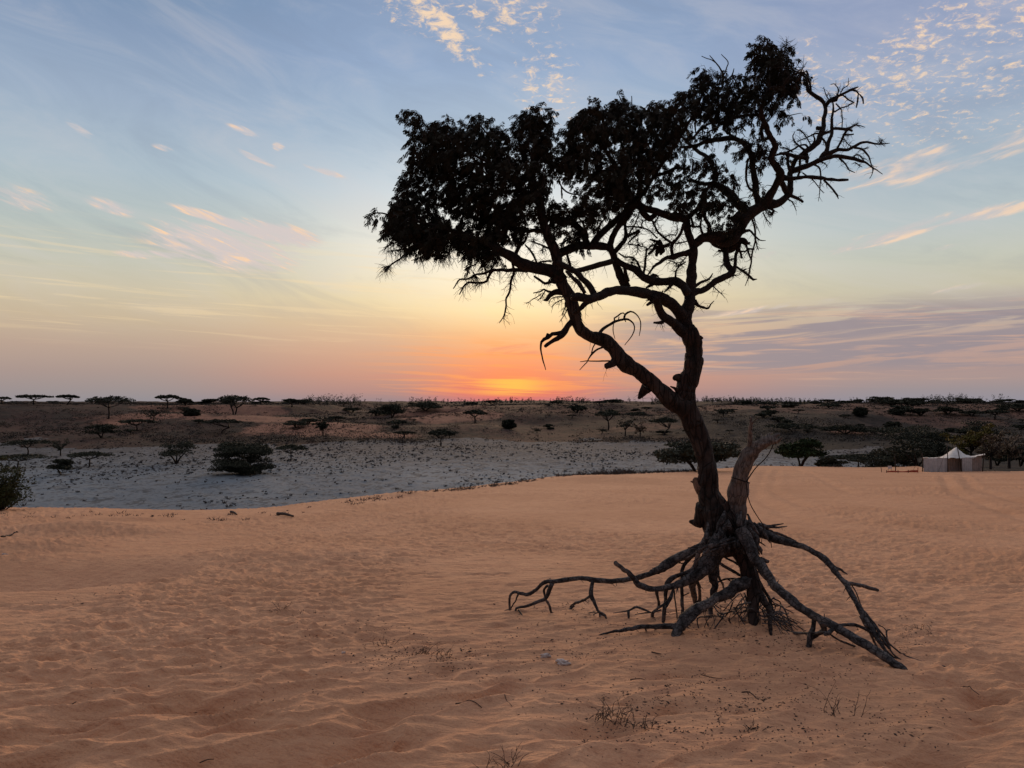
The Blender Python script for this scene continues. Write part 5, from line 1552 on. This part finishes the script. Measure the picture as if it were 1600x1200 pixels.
# little growth caught along the crest of the dune
fm = MB()
for _ in range(340):
    px = rn.choice([rn.uniform(540, 1000), rn.uniform(900, 1080), rn.uniform(0, 1350)])
    t_ = (px - 800) / 1200
    E = float(np.interp(t_, _T, _E)) - rn.uniform(-.5, 1.2)
    x = t_ * E
    s = rn.uniform(.05, .16) * E / 30 * (1.6 if 930 < px < 1000 else 1)
    b = hz(x, E)
    m = 9
    a = rn.uniform(0, 2 * np.pi, m)
    U = np.stack([np.cos(a) * s * .6, np.sin(a) * s * .6, rn.uniform(.3, 1, m) * s], 1) * .6
    W_ = np.cross(U, np.array([0, 1.0, 0.2])); W_ = W_ / (np.linalg.norm(W_, axis=1)[:, None] + 1e-9) * (E / 768 * .25)
    fm.cards(np.array([x, E, b]) + U + rn.normal(0, s * .5, (m, 3)) * np.array([1, 1, 0]), U, W_)
tag(fm.build("crest_grass", M_tuft, None, smooth=False), "sparse dry grass along the crest of the dune", "grass", None, 'stuff')

# ================================================================== tent camp on the right
TD = ground_hit(1490, 736.5)
m_cloth = plain("tent_cloth", (0.62, 0.60, 0.585), (0.50, 0.48, 0.46), 3)
m_wall = plain("tent_wall", (0.50, 0.50, 0.505), (0.42, 0.42, 0.42), 4)
m_wall2 = plain("tent_brown_wall", (0.36, 0.31, 0.28), (0.28, 0.24, 0.215), 4)
m_pole = plain("pole_wood", (0.05, 0.035, 0.028))
m_orange = plain("orange_net", (0.42, 0.085, 0.045), (0.32, .06, .035), 2)
tx, tz = pxg(1488, TD), hz(pxg(1488, TD), TD)
tent = thing("tent", "low open tent with pale peaked roof and hanging cloth walls", "tent", (tx, TD, tz))
M2 = TD / 1200


def tpt(px, py, dy=0.0):
    q = P(px, py, TD + dy)
    return q - np.array([tx, TD, tz])


# roof: sagging cloth between poles
prof = np.array([(1441, 716), (1455, 716), (1468, 715.5), (1478, 710), (1487, 703), (1494, 698.5), (1500, 704), (1508, 710.5), (1518, 713), (1530, 711), (1539, 709.5)])
nx_, ny_ = 60, 16
V = []
for j in range(ny_):
    v = j / (ny_ - 1)
    for i in range(nx_):
        px = 1441 + (1539 - 1441) * i / (nx_ - 1)
        py = np.interp(px, prof[:, 0], prof[:, 1])
        edge = 716 - 1.2 * math.sin(i * .5)
        q = tpt(px, py, 0)
        k = math.sin(v * math.pi)                 # the ridge is in the middle, front edge droops
        yo = (v - .5) * 3.6
        e = tpt(px, min(edge, 716) if px < 1525 else py + 1.0, yo)
        z = e[2] * (1 - k) + q[2] * k
        V.append((q[0] * (1 - k) * 0 + tpt(px, py, yo)[0], yo, z + .012 * math.sin(i * 1.7 + j)))
ii = np.arange(nx_ * ny_).reshape(ny_, nx_)
Qr = np.stack([ii[:-1, :-1], ii[:-1, 1:], ii[1:, 1:], ii[1:, :-1]], -1).reshape(-1, 4)
ro = obj("roof", mesh_np("roof", np.array(V), [Qr], m_cloth), tent)


def curtain(name, p0, p1, mat, y0=-1.8, y1=-1.8, fold=.05):
    nn_ = 40
    V = []
    for j in range(7):
        v = j / 6
        for i in range(nn_):
            u = i / (nn_ - 1)
            a_, b_ = tpt(p0[0], p0[1], y0), tpt(p1[0], p1[1], y1)
            x = a_[0] + (b_[0] - a_[0]) * u
            ztop = a_[2] + (b_[2] - a_[2]) * u
            y = y0 + (y1 - y0) * u
            g = hz(x + tx, TD + y) - tz
            V.append((x, y + fold * math.sin(u * 34 + .6 * math.sin(u * 9)) * (.3 + .7 * v), ztop + (g - .04 - ztop) * v))
    ii = np.arange(nn_ * 7).reshape(7, nn_)
    Q_ = np.stack([ii[:-1, :-1], ii[1:, :-1], ii[1:, 1:], ii[:-1, 1:]], -1).reshape(-1, 4)
    return obj(name, mesh_np(name, np.array(V), [Q_], mat), tent)


curtain("wall", (1443, 716), (1480, 715.5), m_wall)
o = curtain("wall", (1480, 715.5), (1503, 715), m_wall2, -1.2, -1.2); o['label'] = "shaded brownish wall under the peak"
curtain("wall", (1503, 715), (1519, 714.5), m_wall)
o = curtain("wall", (1519, 714.5), (1534, 713), m_wall2, -1.7, -1.4); o['label'] = "brown wall at the right end"
curtain("wall", (1443, 716), (1534, 716), m_wall2, 1.75, 1.75)
for (x0, y0, x1, yy_) in ((1441, 708, 1441.5, -1.85), (1480, 697, 1481, -1.9), (1495.5, 697, 1503, -1.9), (1537, 708, 1535, -1.7), (1441, 708, 1441.5, 1.8)):
    mb = MB()
    a_, b_ = tpt(x0, y0, yy_), tpt(x1, 736, yy_)
    a_[1] = b_[1] = yy_
    b_[2] = hz(b_[0] + tx, TD + yy_) - tz - .1
    mb.tube([b_, (a_ + b_) / 2 + np.array([.015, 0, 0]), a_], [.035, .032, .028], 7)
    mb.build("pole", m_pole, tent)

bd = ground_hit(1410, 739)
bar = thing("safety_barrier", "low sagging orange plastic barrier on the sand left of the tent", "barrier", (pxg(1408, bd), bd, hz(pxg(1408, bd), bd)))
bl = np.array(bar.location)
V = []
for i in range(40):
    u = i / 39
    x = pxg(1384 + (1433 - 1384) * u, bd)
    g = hz(x, bd)
    top = .11 + .03 * math.sin(u * 9) + .06 * u
    V += [(x - bl[0], .02 * math.sin(i), g + .05 - bl[2]), (x - bl[0], .02 * math.sin(i + 1), g + top - bl[2])]
Qb = np.array([(2 * i, 2 * i + 2, 2 * i + 3, 2 * i + 1) for i in range(39)])
ne = obj("net", mesh_np("net", np.array(V), [Qb], m_orange), bar)
so = ne.modifiers.new("thick", 'SOLIDIFY'); so.thickness = .012
for px, hp in ((1384, .18), (1402, .18), (1418, .2), (1433, .36)):
    mb = MB(); x = pxg(px, bd)
    g = hz(x, bd)
    mb.tube([(x - bl[0], .02, g - bl[2] - .05), (x - bl[0], .02, g - bl[2] + hp)], [.022, .022], 6)
    mb.build("post", m_orange if px > 1430 else m_pole, bar)
for px, y0, r_, lb in ((1398, 710, .03, "thin upright pole standing left of the tent above the orange barrier"), (1376, 727, .02, "short stake left of the white board")):
    mb = MB(); dd_ = bd + 1.2; x = pxg(px, dd_)
    b = np.array([x, dd_, hz(x, dd_) - .1]); a_ = P(px, y0, dd_)
    mb.tube([b, (a_ + b) / 2 + np.array([.02, 0, 0]), a_], [r_, r_, r_ * .7], 7)
    tag(mb.build("post", m_pole, None, loc=tuple(b)), lb, "post")
dd_ = bd + .8
x = pxg(1389, dd_); g = hz(x, dd_)
bo = thing("board", "small white board on two legs beside the orange barrier", "board", (x, dd_, g))
mb = MB(); mb.box((0, 0, .36), (.13, .012, .10)); mb.build("panel", m_cloth, bo, smooth=False)
for s in (-1, 1):
    mb = MB(); mb.tube([(s * .10, .02, -.05), (s * .10, .02, .40)], [.012, .012], 6); mb.build("leg", m_pole, bo)

# ================================================================== small things on the sand
def gp(px, py):
    d_ = ground_hit(px, py)
    q = P(px, py, d_)
    q[2] = float(H(np.array(q[0]), np.array(q[1])))
    return q


M_twig = plain("dead_twig", (0.035, 0.024, 0.020), (0.06, 0.042, 0.034))
M_stem = plain("dry_stem", (0.085, 0.058, 0.042), (0.05, 0.034, 0.026))


def stick(pix, r_, label, name="stick"):
    pts = np.array([gp(x, y) + np.array([0, 0, r_ * .8]) for x, y in pix])
    c = spline(np.column_stack([pts, np.linspace(r_, r_ * .5, len(pts))]), .02)
    for i in range(len(c)):
        c[i, 2] = max(c[i, 2], float(H(np.array(c[i, 0]), np.array(c[i, 1]))) + r_ * .4)
    mb = MB(); mb.tube(c[:, :3], c[:, 3], 6, .2)
    q = c[len(c) // 2, :3]
    tag(mb.build(name, M_twig, None, loc=tuple(float(v) for v in q)), label, "stick", "dead sticks lying on the sand")


stick([(434, 806), (446, 808), (458, 810)], .045, "thick dark stick lying on the sand near the crest on the left")
stick([(361, 802), (366, 804), (370, 806)], .035, "short dark stick on the crest left of the thick one")
stick([(712, 1111), (722, 1108), (738, 1109), (753, 1112)], .004, "thin curved twig on the foreground sand, below the dry stalks")
stick([(1159, 1086), (1169, 1085), (1176, 1089), (1182, 1093)], .005, "bent twig on the sand below the central root")
stick([(1095, 1058), (1110, 1061), (1128, 1064)], .004, "thin straight twig right of the white scraps")
stick([(1018, 1026), (1026, 1027), (1033, 1028)], .006, "short black twig between the white scraps and the roots")
stick([(783, 1092), (800, 1111)], .003, "thin slanting straw in the foreground middle")
stick([(312, 1199), (325, 1196), (334, 1194)], .004, "small twig at the very bottom left of the sand")
stick([(102, 1113), (112, 1111), (119, 1109)], .005, "small dark twig on the ripple at the lower left")
stick([(2, 842), (16, 838), (28, 834)], .02, "half buried branch on the sand at the left edge")
stick([(985, 1068), (1000, 1066), (1012, 1070)], .004, "short bent twig left of the white scraps' lower side")
stick([(1500, 1082), (1512, 1084), (1530, 1092)], .004, "thin twig on the sand beyond the end of the right root")

# crumpled white scraps
m_white = plain("pale_plastic", (0.60, 0.55, 0.52), (0.42, .36, .33), 30)
for (px, py, s, lb) in ((852, 1030, .026, "upper of two crumpled white scraps on the sand"), (880, 1043, .034, "lower and larger of two crumpled white scraps on the sand"), (537, 1023, .012, "tiny white fleck on the sand left of the dry stalks"),
                        (7, 868, .03, "white scrap on the sand at the far left edge"), (940, 967, .014, "small white scrap caught under the left root")):
    q = gp(px, py)
    g_, k = 12, 8
    V = []
    for j in range(k + 1):
        th = math.pi * j / k
        for i in range(g_):
            a = 2 * math.pi * i / g_
            v = np.array([math.sin(th) * math.cos(a) * 1.5, math.sin(th) * math.sin(a) * .9, math.cos(th) * .75])
            rr_ = .55 + .9 * float(vnoise(np.array(v[0] * 2.1 + px), np.array(v[1] * 2.1 + v[2] * 3 + py), 3))
            V.append(v * rr_ * s)
    ii = np.arange(g_ * (k + 1)).reshape(k + 1, g_)
    Q_ = np.stack([ii[:-1], ii[1:], np.roll(ii, -1, 1)[1:], np.roll(ii, -1, 1)[:-1]], -1).reshape(-1, 4)
    o = obj("scrap", mesh_np("scrap", np.array(V), [Q_], m_white, False), None, (q[0], q[1], q[2] + s * .35))
    tag(o, lb, "litter", "white scraps lying on the sand")


def dry_plant(px, py, spread, h, n, label, seed, leaves=0):
    rl = random.Random(seed)
    q = gp(px, py)
    mb = MB(); lm = MB()
    Cs, Us, Ws = [], [], []
    for i in range(n):
        b = np.array([rl.gauss(0, spread * .35), rl.gauss(0, spread * .2), 0])
        b[2] = float(H(np.array(q[0] + b[0]), np.array(q[1] + b[1]))) - q[2] - .01
        ln = h * rl.uniform(.4, 1.1)
        d_ = np.array([rl.gauss(0, .5), rl.gauss(0, .35), 1.0])
        p = b.copy(); pl = [p.copy()]
        for k in range(7):
            d_ = d_ + np.array([rl.gauss(0, .22), rl.gauss(0, .2), -.10])
            d_ /= np.linalg.norm(d_)
            p = p + d_ * ln / 7
            pl.append(p.copy())
            if rl.random() < .35:
                e = d_ + np.array([rl.gauss(0, .9), rl.gauss(0, .6), rl.gauss(0, .4)])
                mb.tube([p, p + e * ln * .14, p + e * ln * .22 + np.array([0, 0, -.004])], [.0012, .001, .0006], 3)
            if leaves and rl.random() < leaves:
                u = np.array([rl.gauss(0, 1), rl.gauss(0, 1), rl.gauss(0, .6)]); u = u / np.linalg.norm(u) * .009
                w = np.cross(u, (0, 0, 1)); w = w / (np.linalg.norm(w) + 1e-9) * .004
                Cs.append(p); Us.append(u); Ws.append(w)
        mb.tube(pl, np.linspace(.0022, .0007, 8), 4)
    if Cs:
        mb.cards(np.array(Cs), np.array(Us), np.array(Ws))
    tag(mb.build("dry_plant", M_stem, None, loc=tuple(q)), label, "plant", "dried plants in the foreground sand")
    o = bpy.data.objects[-1] if False else None


def fixloc(nm):
    pass


# stems are modelled around their own base point
_old = MB.build


def _plant_build(s, name, mat, parent=None, smooth=True, loc=(0, 0, 0)):
    if name == "dry_plant":
        s.v = [v + np.asarray(loc, float) for v in s.v]
    return _old(s, name, mat, parent, smooth, loc)


MB.build = _plant_build
dry_plant(950, 1128, .20, .13, 34, "largest tangle of dry brown stems in the right middle foreground", 1, .25)
dry_plant(1000, 1140, .12, .09, 16, "low leafy dried plant just right of the largest tangle", 2, .6)
dry_plant(785, 1205, .14, .12, 15, "dry grass blades rising from the bottom edge of the picture", 3)
dry_plant(1315, 1120, .16, .22, 7, "tall thin pale stalks below the long right root", 4, .3)
dry_plant(660, 1025, .18, .12, 18, "dry stalks among dark litter left of the white scraps", 5)
dry_plant(690, 1030, .14, .10, 14, "short thin stalks beside the dark litter patch", 8)
dry_plant(437, 960, .10, .16, 9, "small dry sprig standing on the left part of the sand", 6, .3)
dry_plant(470, 963, .22, .05, 12, "low flat dried plant right of the small sprig", 7, .3)
dry_plant(1385, 1010, .16, .12, 10, "thin dry stems at the frayed end of the right root", 9, .3)
dry_plant(1440, 990, .30, .06, 16, "flat dark dried plant on the sand beyond the right root", 10, .5)
dry_plant(600, 1012, .16, .08, 12, "low dry twiggy plant at the left side of the litter patch", 12, .4)
dry_plant(1180, 1150, .12, .06, 10, "small leafy dried sprig in the bottom right foreground", 13, .7)

# scattered litter: bark flakes, bits of pod and droppings
mb = MB()
rn = np.random.default_rng(77)
cl_ = [(660, 1025, 110, 26, 420), (900, 1010, 150, 40, 420), (1130, 1090, 180, 50, 700), (1300, 1030, 120, 40, 320), (1000, 1130, 130, 40, 300), (1330, 1130, 200, 40, 300), (1180, 1000, 110, 20, 260),
       (1420, 990, 70, 26, 160), (560, 990, 90, 20, 120), (880, 950, 60, 16, 120), (1170, 1160, 240, 30, 160), (800, 1060, 500, 70, 260), (500, 900, 400, 50, 120), (1200, 850, 400, 60, 110), (300, 1080, 300, 60, 50), (160, 935, 90, 14, 70)]
for cx, cy, sx, sy, n in cl_:
    for _ in range(int(n * 1.7)):
        px, py = cx + rn.normal(0, sx * .55), cy + rn.normal(0, sy * .6)
        if py < 780: continue
        if vnoise(np.array(px / 17.0), np.array(py / 7.0), 9) < .47 and rn.random() < .8: continue
        f = (py - 628) / 1200
        # distance from the smooth slope profile
        dd = EYE / max(f - .0545, .02)
        dd = EYE / max(f - .054 - .00012 * dd, .02)
        x = pxg(px, dd)
        z = float(H(np.array(x), np.array(dd)))
        s = rn.uniform(.0011, .0042) * (1 + .35 * dd / 8) * (1.7 if rn.random() < .06 else 1)
        a = rn.uniform(0, 6.28)
        el_ = rn.uniform(.8, 3.4)
        u = np.array([math.cos(a), math.sin(a), rn.uniform(-.1, .3)]) * s * el_
        w = np.array([-math.sin(a), math.cos(a), rn.uniform(-.2, .2)]) * s
        c = np.array([x, dd, z + s * .3])
        t_ = np.array([0, 0, s * .8])
        V = [c - u, c + w, c + u, c - w, c + t_, c - t_]
        mb.add(V, None, [(0, 1, 4), (1, 2, 4), (2, 3, 4), (3, 0, 4), (1, 0, 5), (2, 1, 5), (3, 2, 5), (0, 3, 5)])
tag(mb.build("ground_litter", M_twig, None, smooth=False), "dark flecks of bark and pod litter strewn over the sand", "litter", None, 'stuff')

# guy ropes of the tent
for x0, y0, x1 in ((1441, 708, 1425), (1480, 697, 1466), (1537, 709, 1556)):
    mb = MB()
    a_ = tpt(x0, y0, -1.85)
    b_ = tpt(x1, 737, -2.6)
    b_[2] = hz(b_[0] + tx, TD - 2.6) - tz
    mb.tube([a_, (a_ + b_) / 2 + np.array([0, 0, -.02]), b_], [.008, .008, .008], 4)
    mb.build("guy_rope", m_pole, tent)
